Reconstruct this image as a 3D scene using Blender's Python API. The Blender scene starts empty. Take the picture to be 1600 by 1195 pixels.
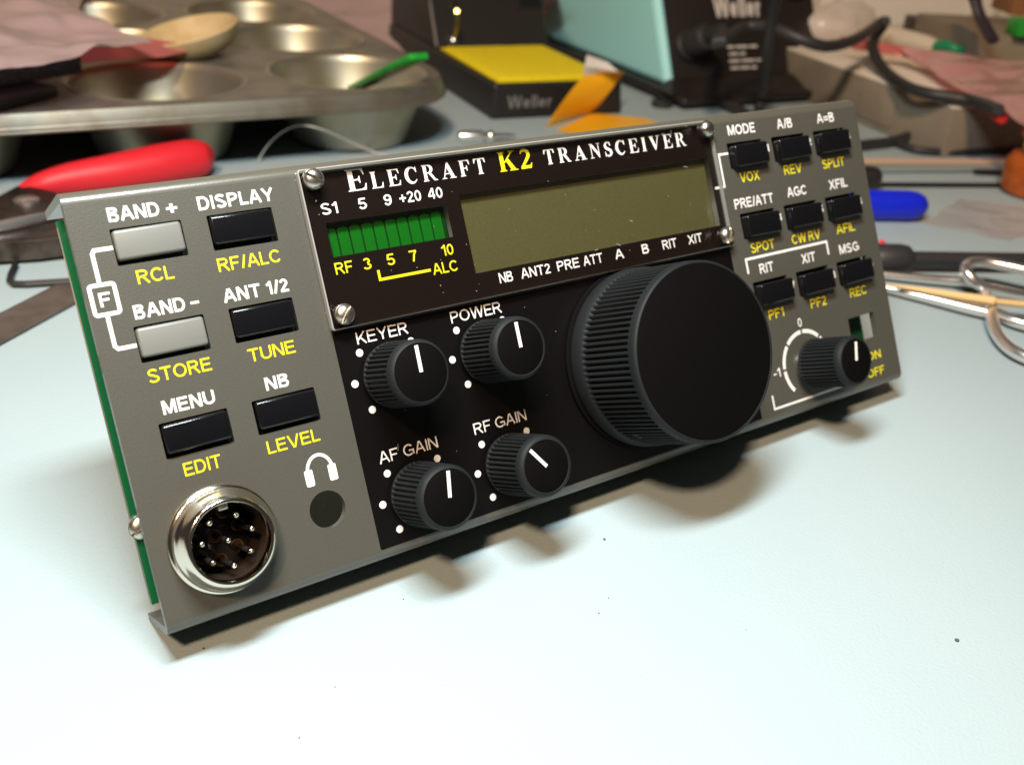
import bpy, bmesh, math, random
from mathutils import Vector, Matrix, noise
random.seed(7)
SC = bpy.context.scene
COL = SC.collection
MM = 0.001
pi = math.pi

# ------------------------------------------------------------------ camera, world, lamps, exposure
cd = bpy.data.cameras.new('camera')
cam = bpy.data.objects.new('camera', cd); COL.objects.link(cam); SC.camera = cam
CAM = Vector((-29.3245, -133.8933, 131.9779))
CR = Vector((0.828657, -0.555786, 0.066559)); CU = Vector((0.222866, 0.436662, 0.871583)); CB = Vector((-0.513477, -0.70741, 0.485708))
m4 = Matrix((CR, CU, CB)).transposed().to_4x4(); m4.translation = CAM * MM
cam.matrix_world = m4
cd.sensor_fit = 'HORIZONTAL'; cd.sensor_width = 4.54; cd.lens = 4.54 * 1560 / 1600
cd.clip_start = 0.005; cd.clip_end = 20
cd.dof.use_dof = True; cd.dof.focus_distance = 0.192; cd.dof.aperture_fstop = 2.6

wd = bpy.data.worlds.new('World'); SC.world = wd; wd.use_nodes = True
bg = wd.node_tree.nodes['Background']; bg.inputs[0].default_value = (0.9, 0.78, 0.68, 1); bg.inputs[1].default_value = 0.045

def lamp(name, loc, target, size, power, color):
    l = bpy.data.lights.new(name, 'AREA'); l.shape = 'RECTANGLE' if isinstance(size, tuple) else 'DISK'
    if isinstance(size, tuple): l.size, l.size_y = size[0] * MM, size[1] * MM
    else: l.size = size * MM
    l.energy = power; l.color = color
    o = bpy.data.objects.new(name, l); COL.objects.link(o); o.location = Vector(loc) * MM
    if target: o.rotation_euler = (Vector(target) - Vector(loc)).to_track_quat('-Z', 'Y').to_euler()
    return o
lamp('desk_lamp_light', (4, -31, 314), None, (132, 46), 2.2, (0.90, 0.97, 0.985))
lamp('room_lamp_light', (-470, -500, 1010), (150, 120, 0), 140, 13.5, (1.0, 0.67, 0.42))

SC.view_settings.view_transform = 'Standard'; SC.view_settings.look = 'None'
SC.view_settings.exposure = 0; SC.view_settings.gamma = 1; SC.view_settings.use_curve_mapping = False
SC.render.engine = 'CYCLES'
SC.cycles.use_denoising = True
SC.cycles.max_bounces = 8; SC.cycles.transparent_max_bounces = 16
SC.cycles.caustics_reflective = False; SC.cycles.caustics_refractive = False

def at(u, v, z):
    """point (mm) on the horizontal plane z that the photograph shows at pixel u, v"""
    d = CR * ((u - 800) / 1560) - CU * ((v - 597.5) / 1560) - CB
    return CAM + d * ((z - CAM.z) / d.z)

# ------------------------------------------------------------------ materials
def mat(name, col, rough=0.5, metal=0.0, bump=None, var=None, spec=0.5, coat=0.0, trans=0.0):
    m = bpy.data.materials.new(name); m.use_nodes = True
    nt = m.node_tree; b = nt.nodes['Principled BSDF']
    b.inputs['Base Color'].default_value = (*col, 1); b.inputs['Roughness'].default_value = rough
    b.inputs['Metallic'].default_value = metal; b.inputs['Specular IOR Level'].default_value = spec
    b.inputs['Coat Weight'].default_value = coat
    tc = nt.nodes.new('ShaderNodeTexCoord')
    if var:   # (scale per metre, colour b, low, high[, detail])
        n = nt.nodes.new('ShaderNodeTexNoise'); n.inputs['Scale'].default_value = var[0]; n.inputs['Detail'].default_value = var[4] if len(var) > 4 else 5
        r = nt.nodes.new('ShaderNodeValToRGB'); r.color_ramp.elements[0].position = var[2]; r.color_ramp.elements[1].position = var[3]
        r.color_ramp.elements[0].color = (*col, 1); r.color_ramp.elements[1].color = (*var[1], 1)
        nt.links.new(tc.outputs['Object'], n.inputs['Vector']); nt.links.new(n.outputs['Fac'], r.inputs['Fac']); nt.links.new(r.outputs['Color'], b.inputs['Base Color'])
    if bump:  # (scale per metre, strength, distance mm)
        n2 = nt.nodes.new('ShaderNodeTexNoise'); n2.inputs['Scale'].default_value = bump[0]; n2.inputs['Detail'].default_value = 4
        bp = nt.nodes.new('ShaderNodeBump'); bp.inputs['Strength'].default_value = bump[1]; bp.inputs['Distance'].default_value = bump[2] * MM
        nt.links.new(tc.outputs['Object'], n2.inputs['Vector']); nt.links.new(n2.outputs['Fac'], bp.inputs['Height']); nt.links.new(bp.outputs['Normal'], b.inputs['Normal'])
    return m

def film(name, col, alpha, gloss=0.25, rough=0.15, dcol=None, fac_d=None, bump=None):
    """thin see-through plastic: tinted transparency + a little diffuse / translucency + gloss"""
    m = bpy.data.materials.new(name); m.use_nodes = True; nt = m.node_tree; N = nt.nodes; L = nt.links
    for n in list(N): N.remove(n)
    out = N.new('ShaderNodeOutputMaterial'); tr = N.new('ShaderNodeBsdfTransparent'); tr.inputs[0].default_value = (*col, 1)
    df = N.new('ShaderNodeBsdfDiffuse'); df.inputs[0].default_value = (*(dcol or col), 1)
    tl = N.new('ShaderNodeBsdfTranslucent'); tl.inputs[0].default_value = (*(dcol or col), 1)
    md = N.new('ShaderNodeMixShader'); md.inputs[0].default_value = 0.4; L.new(df.outputs[0], md.inputs[1]); L.new(tl.outputs[0], md.inputs[2])
    mx = N.new('ShaderNodeMixShader'); mx.inputs[0].default_value = alpha; L.new(tr.outputs[0], mx.inputs[1]); L.new(md.outputs[0], mx.inputs[2])
    gl = N.new('ShaderNodeBsdfGlossy'); gl.inputs['Roughness'].default_value = rough
    lw = N.new('ShaderNodeLayerWeight'); lw.inputs[0].default_value = 0.5
    pw = N.new('ShaderNodeMath'); pw.operation = 'POWER'; pw.inputs[1].default_value = 5; L.new(lw.outputs['Facing'], pw.inputs[0])
    mg = N.new('ShaderNodeMath'); mg.operation = 'MULTIPLY_ADD'; mg.inputs[1].default_value = 0.5 * gloss * 4; mg.inputs[2].default_value = 0.04 * gloss * 4; L.new(pw.outputs[0], mg.inputs[0]); mg.use_clamp = True
    m2 = N.new('ShaderNodeMixShader'); L.new(mg.outputs[0], m2.inputs[0]); L.new(mx.outputs[0], m2.inputs[1]); L.new(gl.outputs[0], m2.inputs[2])
    L.new(m2.outputs[0], out.inputs[0])
    return m

M = {}
M['paint'] = mat('grey_textured_paint', (0.070, 0.0685, 0.0555), 0.42, 0, (3400, 0.42, 0.11), (1800, (0.064, 0.061, 0.047), 0.3, 0.75), spec=0.6, coat=0.35)
M['bend'] = mat('grey_paint_lit_fold', (0.085, 0.079, 0.060), 0.3, 0, (2600, 0.12, 0.08), spec=0.8, coat=0.6)  # plate paint made lighter and glossier so the top fold reads lit
M['black_print'] = mat('black_silkscreen', (0.0030, 0.0025, 0.0024), 0.32, 0, (9000, 0.15, 0.02), spec=0.4)
M['hazed_print'] = mat('black_print_with_haze', (0.0066, 0.0036, 0.0029), 0.3, 0, spec=0.3)  # black print browned to paint the haze of light over the window
M['white_print'] = mat('white_ink', (0.80, 0.79, 0.76), 0.5, 0, (12000, 0.3, 0.02), (5000, (0.62, 0.61, 0.58), 0.5, 0.8))
M['yellow_print'] = mat('yellow_ink', (0.74, 0.66, 0.008), 0.5, 0, (12000, 0.2, 0.02), (7000, (0.58, 0.52, 0.01), 0.45, 0.8))
M['acrylic'] = film('clear_acrylic', (0.97, 0.97, 0.96), 0.0035, 0.2, 0.04, (0.6, 0.45, 0.38))
M['acrylic_edge'] = mat('lightened_acrylic_edge', (0.30, 0.295, 0.28), 0.2, 0, spec=0.8)  # grey stands in for the light a clear edge gathers
M['lcd'] = mat('olive_display_glass', (0.073, 0.068, 0.026), 0.3, 0, None, (2600, (0.058, 0.054, 0.021), 0.35, 0.7))
M['green_bar'] = mat('green_bar', (0.0002, 0.10, 0.002), 0.7, 0, None, (4000, (0.0002, 0.075, 0.002), 0.35, 0.7), spec=0.1)
M['gap_green'] = mat('dark_green_gap', (0.0004, 0.022, 0.002), 0.7, spec=0.1)
M['dark_hole'] = mat('dark_plastic', (0.012, 0.011, 0.01), 0.6)
M['button_black'] = mat('black_button_plastic', (0.0045, 0.0045, 0.0055), 0.16, 0, (6000, 0.06, 0.02))
M['button_grey'] = mat('pale_grey_button_plastic', (0.170, 0.172, 0.156), 0.38, 0, (9000, 0.2, 0.02))
M['knob'] = mat('black_knob_plastic', (0.0102, 0.0122, 0.013), 0.62, 0, (7000, 0.3, 0.03), spec=0.22)
M['cap'] = mat('matt_black_cap', (0.0030, 0.0026, 0.0023), 0.7, 0, (12000, 0.35, 0.02), spec=0.05)
M['nickel'] = mat('nickel_plate', (0.78, 0.71, 0.60), 0.13, 1.0, (5000, 0.25, 0.02))
M['nickel_rough'] = mat('nickel_thread', (0.66, 0.60, 0.52), 0.3, 1.0, (9000, 0.6, 0.05))
M['copper'] = mat('copper_collar', (0.12, 0.075, 0.04), 0.5, 0.7)
M['barrel'] = mat('dark_barrel', (0.035, 0.024, 0.016), 0.4, 0.3)
M['pin_shaft'] = mat('shaded_pin_shaft', (0.05, 0.042, 0.036), 0.45, 0.6)  # pin metal darkened, its dark reflections put into the colour
M['screw'] = mat('plated_screw', (0.62, 0.58, 0.51), 0.32, 1.0, (6000, 0.3, 0.03))
M['pcb'] = mat('green_solder_mask', (0.006, 0.105, 0.034), 0.3, 0, (4000, 0.2, 0.03), spec=0.5)
M['mat'] = mat('pale_bench_mat', (0.34, 0.43, 0.45), 0.6, 0, (1300, 0.8, 0.14), (9, (0.375, 0.455, 0.47), 0.3, 0.75), spec=0.25)
M['tin'] = mat('worn_grey_bakeware', (0.33, 0.315, 0.27), 0.44, 0.75, (700, 0.12, 0.1), (60, (0.23, 0.205, 0.165), 0.42, 0.72, 8))
M['tin_cup'] = mat('worn_bakeware_cup', (0.44, 0.42, 0.35), 0.40, 0.8, (700, 0.12, 0.1), (45, (0.36, 0.31, 0.17), 0.45, 0.75, 6))
M['tin_rim'] = mat('worn_bakeware_rim', (0.22, 0.205, 0.165), 0.42, 0.7, (700, 0.12, 0.1), (80, (0.15, 0.115, 0.07), 0.45, 0.75, 8))
M['red'] = mat('red_vinyl_grip', (0.66, 0.016, 0.026), 0.5, 0, (1500, 0.1, 0.05))
M['dark_steel'] = mat('dark_steel', (0.16, 0.13, 0.11), 0.3, 0.9, (1500, 0.25, 0.08), (180, (0.07, 0.055, 0.045), 0.4, 0.7))
M['chrome'] = mat('chrome_steel', (0.90, 0.86, 0.83), 0.27, 0.95, (800, 0.1, 0.05))
M['ruler'] = mat('tarnished_steel', (0.20, 0.165, 0.14), 0.42, 0.6, (1200, 0.15, 0.05), (150, (0.13, 0.10, 0.085), 0.35, 0.7))
M['iron_black'] = mat('black_tool_steel', (0.02, 0.02, 0.022), 0.4, 0.3)
M['foam'] = mat('black_foam', (0.035, 0.036, 0.038), 0.9, 0, (1500, 1.0, 0.6), (1300, (0.11, 0.11, 0.115), 0.5, 0.7))
M['pink_film'] = film('pink_bag_film', (0.80, 0.52, 0.50), 0.66, 0.5, 0.22, (0.97, 0.62, 0.61))
M['red_film'] = film('rose_bag_film', (0.80, 0.34, 0.33), 0.68, 0.2, 0.25, (0.85, 0.30, 0.28))
M['mauve_film'] = film('mauve_bag_film', (0.88, 0.74, 0.76), 0.62, 0.5, 0.22, (0.92, 0.74, 0.76))
M['clear_film'] = film('clear_bag_film', (0.97, 0.955, 0.95), 0.16, 0.25, 0.2, (0.95, 0.88, 0.87))
M['tan'] = mat('beige_wood', (0.62, 0.49, 0.27), 0.55, 0, (900, 0.15, 0.1), (90, (0.52, 0.37, 0.16), 0.4, 0.75))
M['green_plastic'] = mat('green_plastic', (0.02, 0.36, 0.035), 0.3, 0, None, (200, (0.012, 0.22, 0.03), 0.4, 0.7))
M['holder'] = mat('black_bakelite', (0.016, 0.015, 0.015), 0.42, 0, (1200, 0.15, 0.06))
M['sponge'] = mat('yellow_sponge', (0.93, 0.76, 0.003), 0.9, 0, (1400, 0.9, 0.7), (500, (0.84, 0.66, 0.004), 0.5, 0.75))
M['brass'] = mat('brass_rod', (0.62, 0.50, 0.22), 0.28, 1.0)
M['grey_print'] = mat('grey_print', (0.17, 0.165, 0.16), 0.5)
M['station_print'] = mat('white_station_print', (0.62, 0.58, 0.55), 0.5)
M['teal'] = mat('teal_enamel', (0.42, 0.88, 0.90), 0.45, 0, (500, 0.1, 0.1))
M['station_black'] = mat('black_station_plastic', (0.018, 0.015, 0.014), 0.4, 0, (1000, 0.15, 0.06))
M['rubber'] = mat('black_cable_rubber', (0.026, 0.025, 0.026), 0.5, 0, (600, 0.15, 0.1))
M['orange'] = mat('orange_label_paper', (0.86, 0.43, 0.008), 0.5, 0, (300, 0.2, 0.15))
M['white_paper'] = mat('white_paper', (0.75, 0.73, 0.68), 0.6, 0, (300, 0.2, 0.15))
M['card'] = mat('grey_cardboard', (0.25, 0.21, 0.155), 0.75, 0, (300, 0.4, 0.3), (25, (0.18, 0.145, 0.105), 0.4, 0.7))
M['card_top'] = mat('cream_card', (0.80, 0.74, 0.62), 0.7, 0, (200, 0.2, 0.2), (30, (0.72, 0.65, 0.53), 0.4, 0.7))
M['cream'] = mat('cream_plastic', (0.66, 0.60, 0.48), 0.4, 0)
M['green_wire'] = mat('green_insulation', (0.012, 0.26, 0.12), 0.4)
M['wall'] = mat('cream_wall_paint', (0.93, 0.89, 0.84), 0.8, 0, (40, 0.2, 0.4))
M['purple'] = mat('dark_purple_strap', (0.03, 0.022, 0.03), 0.5)
M['blue'] = mat('blue_plastic', (0.006, 0.018, 0.62), 0.4, 0, (1500, 0.1, 0.05))
M['amber'] = mat('amber_plastic', (0.40, 0.09, 0.01), 0.3, 0, None, (120, (0.26, 0.05, 0.006), 0.4, 0.7))
M['rust'] = mat('brown_cardboard', (0.33, 0.15, 0.06), 0.7)
M['pick'] = mat('bamboo', (0.72, 0.50, 0.22), 0.55, 0, (800, 0.2, 0.1))
M['rod_tan'] = mat('copper_coated_rod', (0.58, 0.43, 0.32), 0.4, 0.2)
M['rod_grey'] = mat('grey_rod', (0.30, 0.36, 0.36), 0.4, 0.3)
M['crumb'] = mat('dark_crumb', (0.09, 0.08, 0.085), 0.6)
M['nylon'] = mat('clear_nylon_line', (0.6, 0.58, 0.52), 0.25)

# ------------------------------------------------------------------ mesh helpers (millimetres)
class MB:
    def __init__(s): s.v = []; s.f = []; s.mi = []
    def add(s, vs, fs, mi=0):
        o = len(s.v); s.v += [tuple(p) for p in vs]
        for f in fs: s.f.append([i + o for i in f]); s.mi.append(mi)
        return s
    def box(s, x0, x1, y0, y1, z0, z1, r=0.0, seg=2, mi=0, fr=None):
        bm = bmesh.new(); bmesh.ops.create_cube(bm, size=1.0)
        for v in bm.verts:
            v.co = Vector((x0 + (v.co.x + .5) * (x1 - x0), y0 + (v.co.y + .5) * (y1 - y0), z0 + (v.co.z + .5) * (z1 - z0)))
        if r > 0: bmesh.ops.bevel(bm, geom=bm.edges[:], offset=r, segments=seg, affect='EDGES', profile=0.5)
        return s.bm(bm, mi, fr)
    def bm(s, bm, mi=0, fr=None):
        bm.verts.index_update()
        s.add([(fr @ v.co if fr else v.co) for v in bm.verts], [[v.index for v in f.verts] for f in bm.faces], mi); bm.free(); return s
    def lathe(s, prof, n=48, fr=None, mi=0, closed=False):
        """prof: (r, h) around local z"""
        fr = fr or Matrix(); vs = []; fs = []; k = len(prof)
        for j, (r, h) in enumerate(prof):
            for i in range(n):
                a = 2 * pi * i / n; vs.append(fr @ Vector((r * math.cos(a), r * math.sin(a), h)))
        for j in range(k - 1):
            for i in range(n):
                fs.append([j * n + i, j * n + (i + 1) % n, (j + 1) * n + (i + 1) % n, (j + 1) * n + i])
        if not closed:
            if prof[0][0] > 1e-6: fs.append(list(range(n))[::-1])
            if prof[-1][0] > 1e-6: fs.append([(k - 1) * n + i for i in range(n)])
        return s.add(vs, fs, mi)
    def tube(s, pts, r, n=10, mi=0, closed=False, smooth=0, flat=1.0, cap=True):
        P = [Vector(p) for p in pts]
        R = list(r) if isinstance(r, (list, tuple)) else [r] * len(P)
        for _ in range(smooth):   # corner cutting by Catmull-Rom
            Q = []; RR = []; k = len(P)
            for i in range(k if closed else k - 1):
                p0 = P[i - 1] if (i > 0 or closed) else P[i]; p1 = P[i]; p2 = P[(i + 1) % k]; p3 = P[(i + 2) % k] if (i + 2 < k or closed) else p2
                Q += [p1, (p1 + p2) * 0.5625 - (p0 + p3) * 0.0625]; RR += [R[i], (R[i] + R[(i + 1) % k]) / 2]
            if not closed: Q.append(P[-1]); RR.append(R[-1])
            P, R = Q, RR
        k = len(P); vs = []; fs = []; up = Vector((0, 0, 1))
        for i in range(k):
            t = (P[(i + 1) % k] - P[i - 1]) if (closed or 0 < i < k - 1) else (P[1] - P[0] if i == 0 else P[-1] - P[-2])
            t.normalize(); a = up.cross(t)
            if a.length < 1e-3: a = Vector((1, 0, 0)).cross(t)
            a.normalize(); b = t.cross(a)
            for j in range(n):
                w = 2 * pi * j / n; vs.append(P[i] + a * (R[i] * math.cos(w)) + b * (R[i] * flat * math.sin(w)))
        for i in range(k if closed else k - 1):
            for j in range(n):
                fs.append([i * n + j, i * n + (j + 1) % n, ((i + 1) % k) * n + (j + 1) % n, ((i + 1) % k) * n + j])
        if not closed and cap: fs.append(list(range(n))[::-1]); fs.append([(k - 1) * n + j for j in range(n)])
        return s.add(vs, fs, mi)
    def prism(s, poly, z0, z1, mi=0, fr=None):
        n = len(poly); fr = fr or Matrix()
        vs = [fr @ Vector((p[0], p[1], z0)) for p in poly] + [fr @ Vector((p[0], p[1], z1)) for p in poly]
        return s.add(vs, [list(range(n))[::-1], list(range(n, 2 * n))] + [[i, (i + 1) % n, n + (i + 1) % n, n + i] for i in range(n)], mi)
    def build(s, name, mats, parent=None, fr=None, smooth=35, bevel=0):
        me = bpy.data.meshes.new(name)
        me.from_pydata([(x * MM, y * MM, z * MM) for x, y, z in s.v], [], s.f)
        for m in (mats if isinstance(mats, (list, tuple)) else [mats]): me.materials.append(m)
        me.polygons.foreach_set('material_index', s.mi)
        bm = bmesh.new(); bm.from_mesh(me); bmesh.ops.recalc_face_normals(bm, faces=bm.faces)
        if bevel: bmesh.ops.bevel(bm, geom=[e for e in bm.edges if len(e.link_faces) == 2 and e.calc_face_angle(0) > 0.6], offset=bevel * MM, segments=2, affect='EDGES', profile=0.5)
        bmesh.ops.remove_doubles(bm, verts=bm.verts[:], dist=2e-7)
        bm.to_mesh(me); bm.free()
        if smooth:
            me.polygons.foreach_set('use_smooth', [True] * len(me.polygons)); me.set_sharp_from_angle(angle=math.radians(smooth))
        me.update()
        o = bpy.data.objects.new(name, me); COL.objects.link(o)
        if parent: o.parent = parent
        if fr: o.matrix_local = fr
        return o

def frame(origin, xdir, zdir=(0, 0, 1)):
    z = Vector(zdir).normalized(); x = Vector(xdir); x = (x - z * x.dot(z)).normalized(); y = z.cross(x)
    m = Matrix((x, y, z)).transposed().to_4x4(); m.translation = Vector(origin); return m
def axis_frame(p, q):
    """local z runs from p to q"""
    z = (Vector(q) - Vector(p)).normalized(); x = Vector((0, 0, 1)).cross(z)
    if x.length < 1e-3: x = Vector((1, 0, 0))
    return frame(p, x, z)
def mfr(fr):
    m = fr.copy(); m.translation = fr.translation * MM; return m

def flat(name, splines, h0, h1, mats, parent, fr=None, bevel=0.0, sub=24):
    """outline with holes -> plate between heights h0 and h1 (2D curve fill, made into a mesh)"""
    c = bpy.data.curves.new(name, 'CURVE'); c.dimensions = '2D'; c.fill_mode = 'BOTH' if h1 > h0 else 'FRONT'
    c.extrude = max((h1 - h0) / 2 * MM - bevel * MM, 0); c.bevel_depth = bevel * MM; c.bevel_resolution = 2; c.offset = -bevel * MM if bevel else 0
    for pts in splines:
        sp = c.splines.new('POLY'); sp.points.add(len(pts) - 1); sp.use_cyclic_u = True
        for p, q in zip(sp.points, pts): p.co = (q[0] * MM, q[1] * MM, 0, 1)
    t = bpy.data.objects.new('tmp', c); COL.objects.link(t); bpy.context.view_layer.update()
    me = bpy.data.meshes.new_from_object(t.evaluated_get(bpy.context.evaluated_depsgraph_get()))
    bpy.data.objects.remove(t); bpy.data.curves.remove(c)
    me.transform(Matrix.Translation((0, 0, (h0 + h1) / 2 * MM))); me.name = name
    me.materials.clear()
    for m in (mats if isinstance(mats, (list, tuple)) else [mats]): me.materials.append(m)
    o = bpy.data.objects.new(name, me); COL.objects.link(o)
    if parent: o.parent = parent
    if fr: o.matrix_local = mfr(fr)
    return o

def rect(x0, x1, y0, y1, r=0.0, n=5):
    if r <= 0: return [(x0, y0), (x1, y0), (x1, y1), (x0, y1)]
    out = []
    for cx, cy, a0 in ((x1 - r, y0 + r, -90), (x1 - r, y1 - r, 0), (x0 + r, y1 - r, 90), (x0 + r, y0 + r, 180)):
        for i in range(n + 1):
            a = math.radians(a0 + 90 * i / n); out.append((cx + r * math.cos(a), cy + r * math.sin(a)))
    return out
def circ(x, y, r, n=48): return [(x + r * math.cos(2 * pi * i / n), y + r * math.sin(2 * pi * i / n)) for i in range(n)]

def tag(o, label=None, cat=None, group=None, kind=None):
    if label: o['label'] = label
    if cat: o['category'] = cat
    if group: o['group'] = group
    if kind: o['kind'] = kind
    return o
def empty(name, fr, label, cat, group=None):
    o = bpy.data.objects.new(name, None); COL.objects.link(o); o.empty_display_size = 0.01
    o.matrix_world = mfr(fr); return tag(o, label, cat, group)
def loc(x, y, z=0): return Matrix.Translation((x, y, z))

# ------------------------------------------------------------------ drawn lettering (no font files)
def arc(cx, cy, rx, ry, a0, a1, n=14):
    return [(cx + rx * math.cos(math.radians(a0 + (a1 - a0) * i / n)), cy + ry * math.sin(math.radians(a0 + (a1 - a0) * i / n))) for i in range(n + 1)]
def ribbon(pts, w, closed=False):
    """flat band along pts, width w (number or list); returns verts, faces"""
    k = len(pts); W = w if isinstance(w, list) else [w] * k; vs = []; P = [Vector((p[0], p[1])) for p in pts]
    for i in range(k):
        if closed: d0 = P[i] - P[i - 1]; d1 = P[(i + 1) % k] - P[i]
        else: d0 = P[i] - P[i - 1] if i else P[1] - P[0]; d1 = P[i + 1] - P[i] if i < k - 1 else P[i] - P[i - 1]
        n0 = Vector((-d0.y, d0.x)).normalized(); n1 = Vector((-d1.y, d1.x)).normalized()
        m = (n0 + n1); m = m.normalized() if m.length > 1e-4 else n0
        s = W[i] / 2 / max(0.45, m.dot(n0))
        vs += [P[i] + m * s, P[i] - m * s]
    fs = [[2 * i, 2 * i + 1, 2 * ((i + 1) % k) + 1, 2 * ((i + 1) % k)] for i in range(k if closed else k - 1)]
    return vs, fs

def sans(ch, t):
    h = t / 2; A = arc; T = 1 - h
    if ch == 'A': return .9, [[(.055, 0), (.425, 1)], [(.845, 0), (.475, 1)], [(.2, .34), (.7, .34)]]
    if ch == 'B': return .8, [[(h, 0), (h, 1)], [(t, T)] + [(.4, T)] + A(.44, .77, .2, .23 - h, 90, -90) + [(t, .54)], [(t, .525 - h * .2)] + A(.47, .29 - h * .1, .29 - h, .29 - h * .9, 90, -90) + [(t, h)]]
    if ch == 'C': return .88, [A(.47, .5, .47 - h, .5 - h, 38, 322, 22)]
    if ch == 'D': return .88, [[(h, 0), (h, 1)], [(t, T), (.36, T)] + A(.4, .5, .45 - h, .5 - h, 90, -90, 18) + [(.36, h), (t, h)]]
    if ch == 'E': return .76, [[(h, 0), (h, 1)], [(t, T), (.74, T)], [(t, .52), (.69, .52)], [(t, h), (.76, h)]]
    if ch == 'F': return .7, [[(h, 0), (h, 1)], [(t, T), (.7, T)], [(t, .5), (.6, .5)]]
    if ch == 'G': return .95, [A(.48, .5, .48 - h, .5 - h, 40, 315, 22), [(.5, .45), (.9, .45), (.9, .1)]]
    if ch == 'I': return t, [[(h, 0), (h, 1)]]
    if ch == 'K': return .82, [[(h, 0), (h, 1)], [(t, .35), (.74, 1)], [(.32, .56), (.78, 0)]]
    if ch == 'L': return .64, [[(h, 0), (h, 1)], [(t, h), (.64, h)]]
    if ch == 'M': return .98, [[(h, 0), (h, 1)], [(.98 - h, 0), (.98 - h, 1)], [(h * 1.5, 1), (.49, .04)], [(.98 - h * 1.5, 1), (.49, .04)]]
    if ch == 'N': return .84, [[(h, 0), (h, 1)], [(.84 - h, 0), (.84 - h, 1)], [(h * 1.4, .97), (.84 - h * 1.4, .03)]]
    if ch == 'O': return .98, [A(.49, .5, .49 - h, .5 - h, 0, 360, 30)]
    if ch == 'P': return .78, [[(h, 0), (h, 1)], [(t, T), (.44, T)] + A(.46, .715, .31 - h, .285 - h, 90, -90) + [(t, .43 + h * .2)]]
    if ch == 'R': return .86, [[(h, 0), (h, 1)], [(t, T), (.46, T)] + A(.49, .73, .3 - h, .27 - h, 90, -90) + [(t, .46 + h * .3)], [(.44, .44), (.54, .36), (.8, 0)]]
    if ch == 'S': return .82, [A(.41, .735, .37 - h, .265 - h * .9, 20, 265, 16) + [(.56, .43)] + A(.42, .265, .39 - h, .265 - h * .9, 55, -165, 16)]
    if ch == 'T': return .82, [[(0, T), (.82, T)], [(.41, 0), (.41, 1 - t)]]
    if ch == 'U': return .84, [[(h, 1), (h, .36)] + A(.42, .36, .42 - h, .36 - h, 180, 360, 16) + [(.84 - h, 1)]]
    if ch == 'V': return .9, [[(.055, 1), (.43, 0)], [(.845, 1), (.47, 0)]]
    if ch == 'W': return 1.28, [[(.055, 1), (.315, 0)], [(.34, 0), (.62, 1)], [(.66, 1), (.94, 0)], [(.965, 0), (1.225, 1)]]
    if ch == 'X': return .88, [[(.07, 0), (.8, 1)], [(.08, 1), (.81, 0)]]
    if ch == 'Y': return .88, [[(.06, 1), (.44, .42)], [(.82, 1), (.44, .42)], [(.44, 0), (.44, .46)]]
    if ch == '0': return .66, [A(.33, .5, .33 - h, .5 - h, 0, 360, 26)]
    if ch == '1': return .42, [[(.42 - h, 0), (.42 - h, 1)], [(.02, .72), (.2, .8), (.42 - h, .97)]]
    if ch == '2': return .66, [A(.33, .7, .32 - h, .3 - h, 170, -20, 14) + [(.14, .16), (.05, h)], [(.02, h), (.66, h)]]
    if ch == '3': return .66, [A(.31, .745, .28 - h, .255 - h, 160, -80, 14), A(.31, .27, .34 - h, .27 - h, 80, -160, 16)]
    if ch == '4': return .7, [[(.53, 0), (.53, 1)], [(.5, .97), (.05, .33)], [(0, .29), (.7, .29)]]
    if ch == '5': return .66, [[(.6, T), (.15, T)], [(.14, 1 - t * .2), (.07, .48)], A(.31, .32, .34 - h, .32 - h, 140, -160, 18)]
    if ch == '6': return .66, [A(.34, .31, .32 - h, .31 - h, 0, 360, 22), [(.01 + h, .34)] + A(.36, .5, .35 - h, .5 - h, 170, 35, 12)]
    if ch == '7': return .66, [[(.02, T), (.64, T)], [(.62, .93), (.42, .6), (.28, 0)]]
    if ch == '8': return .66, [A(.33, .75, .27 - h * .8, .25 - h * .8, 0, 360, 20), A(.33, .27, .33 - h, .27 - h * .8, 0, 360, 20)]
    if ch == '9': return .66, [A(.32, .69, .32 - h, .31 - h, 0, 360, 22), [(.65 - h, .66)] + A(.3, .5, .35 - h, .5 - h, -10, -145, 12)]
    if ch == '+': return .66, [[(0, .45), (.66, .45)], [(.33, .12), (.33, .45 - h)], [(.33, .45 + h), (.33, .78)]]
    if ch == '-': return .4, [[(0, .4), (.4, .4)]]
    if ch == '=': return .66, [[(0, .3), (.66, .3)], [(0, .58), (.66, .58)]]
    if ch == '/': return .42, [[(.06, 0), (.36, 1)]]
    if ch == 'e': return .68, [A(.34, .34, .34 - h, .34 - h, -45, -335, 16), [(.08, .36), (.62, .36)]]
    if ch == 'l': return t, [[(h, 0), (h, 1)]]
    if ch == 'r': return .4, [[(h, 0), (h, .68)], A(.34, .4, .34 - h, .28 - h, 180, 70, 8)]
    return .3, []
_st = [0]
def stagger():
    _st[0] = (_st[0] + 1) % 9; return _st[0] * 0.004
def write(mb, text, x0, y0, x1, cap, t=0.165, h=0.03, gap=0.12):
    """sans lettering filling x0..x1 (mm) on baseline y0"""
    x = 0; items = []
    for c in text:
        w, st = sans(c, t)
        if c == ' ': x += .36; continue
        items.append((x, st)); x += w + (gap if c not in '/' else gap * .6)
    W = x - gap; sx = (x1 - x0) / W
    for ox, strokes in items:
        for pts in strokes:
            vs, fs = ribbon(pts, t); z = h + stagger()
            mb.add([(x0 + (ox + v.x) * sx, y0 + v.y * cap, z) for v in vs], fs)
def line(mb, pts, w, h=0.03, closed=False):
    vs, fs = ribbon(pts, w, closed); z = h + stagger()
    mb.add([(v.x, v.y, z) for v in vs], fs)
def dot(mb, x, y, r, h=0.03, n=24): mb.add([(*p, h) for p in circ(x, y, r, n)], [list(range(n))])

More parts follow.
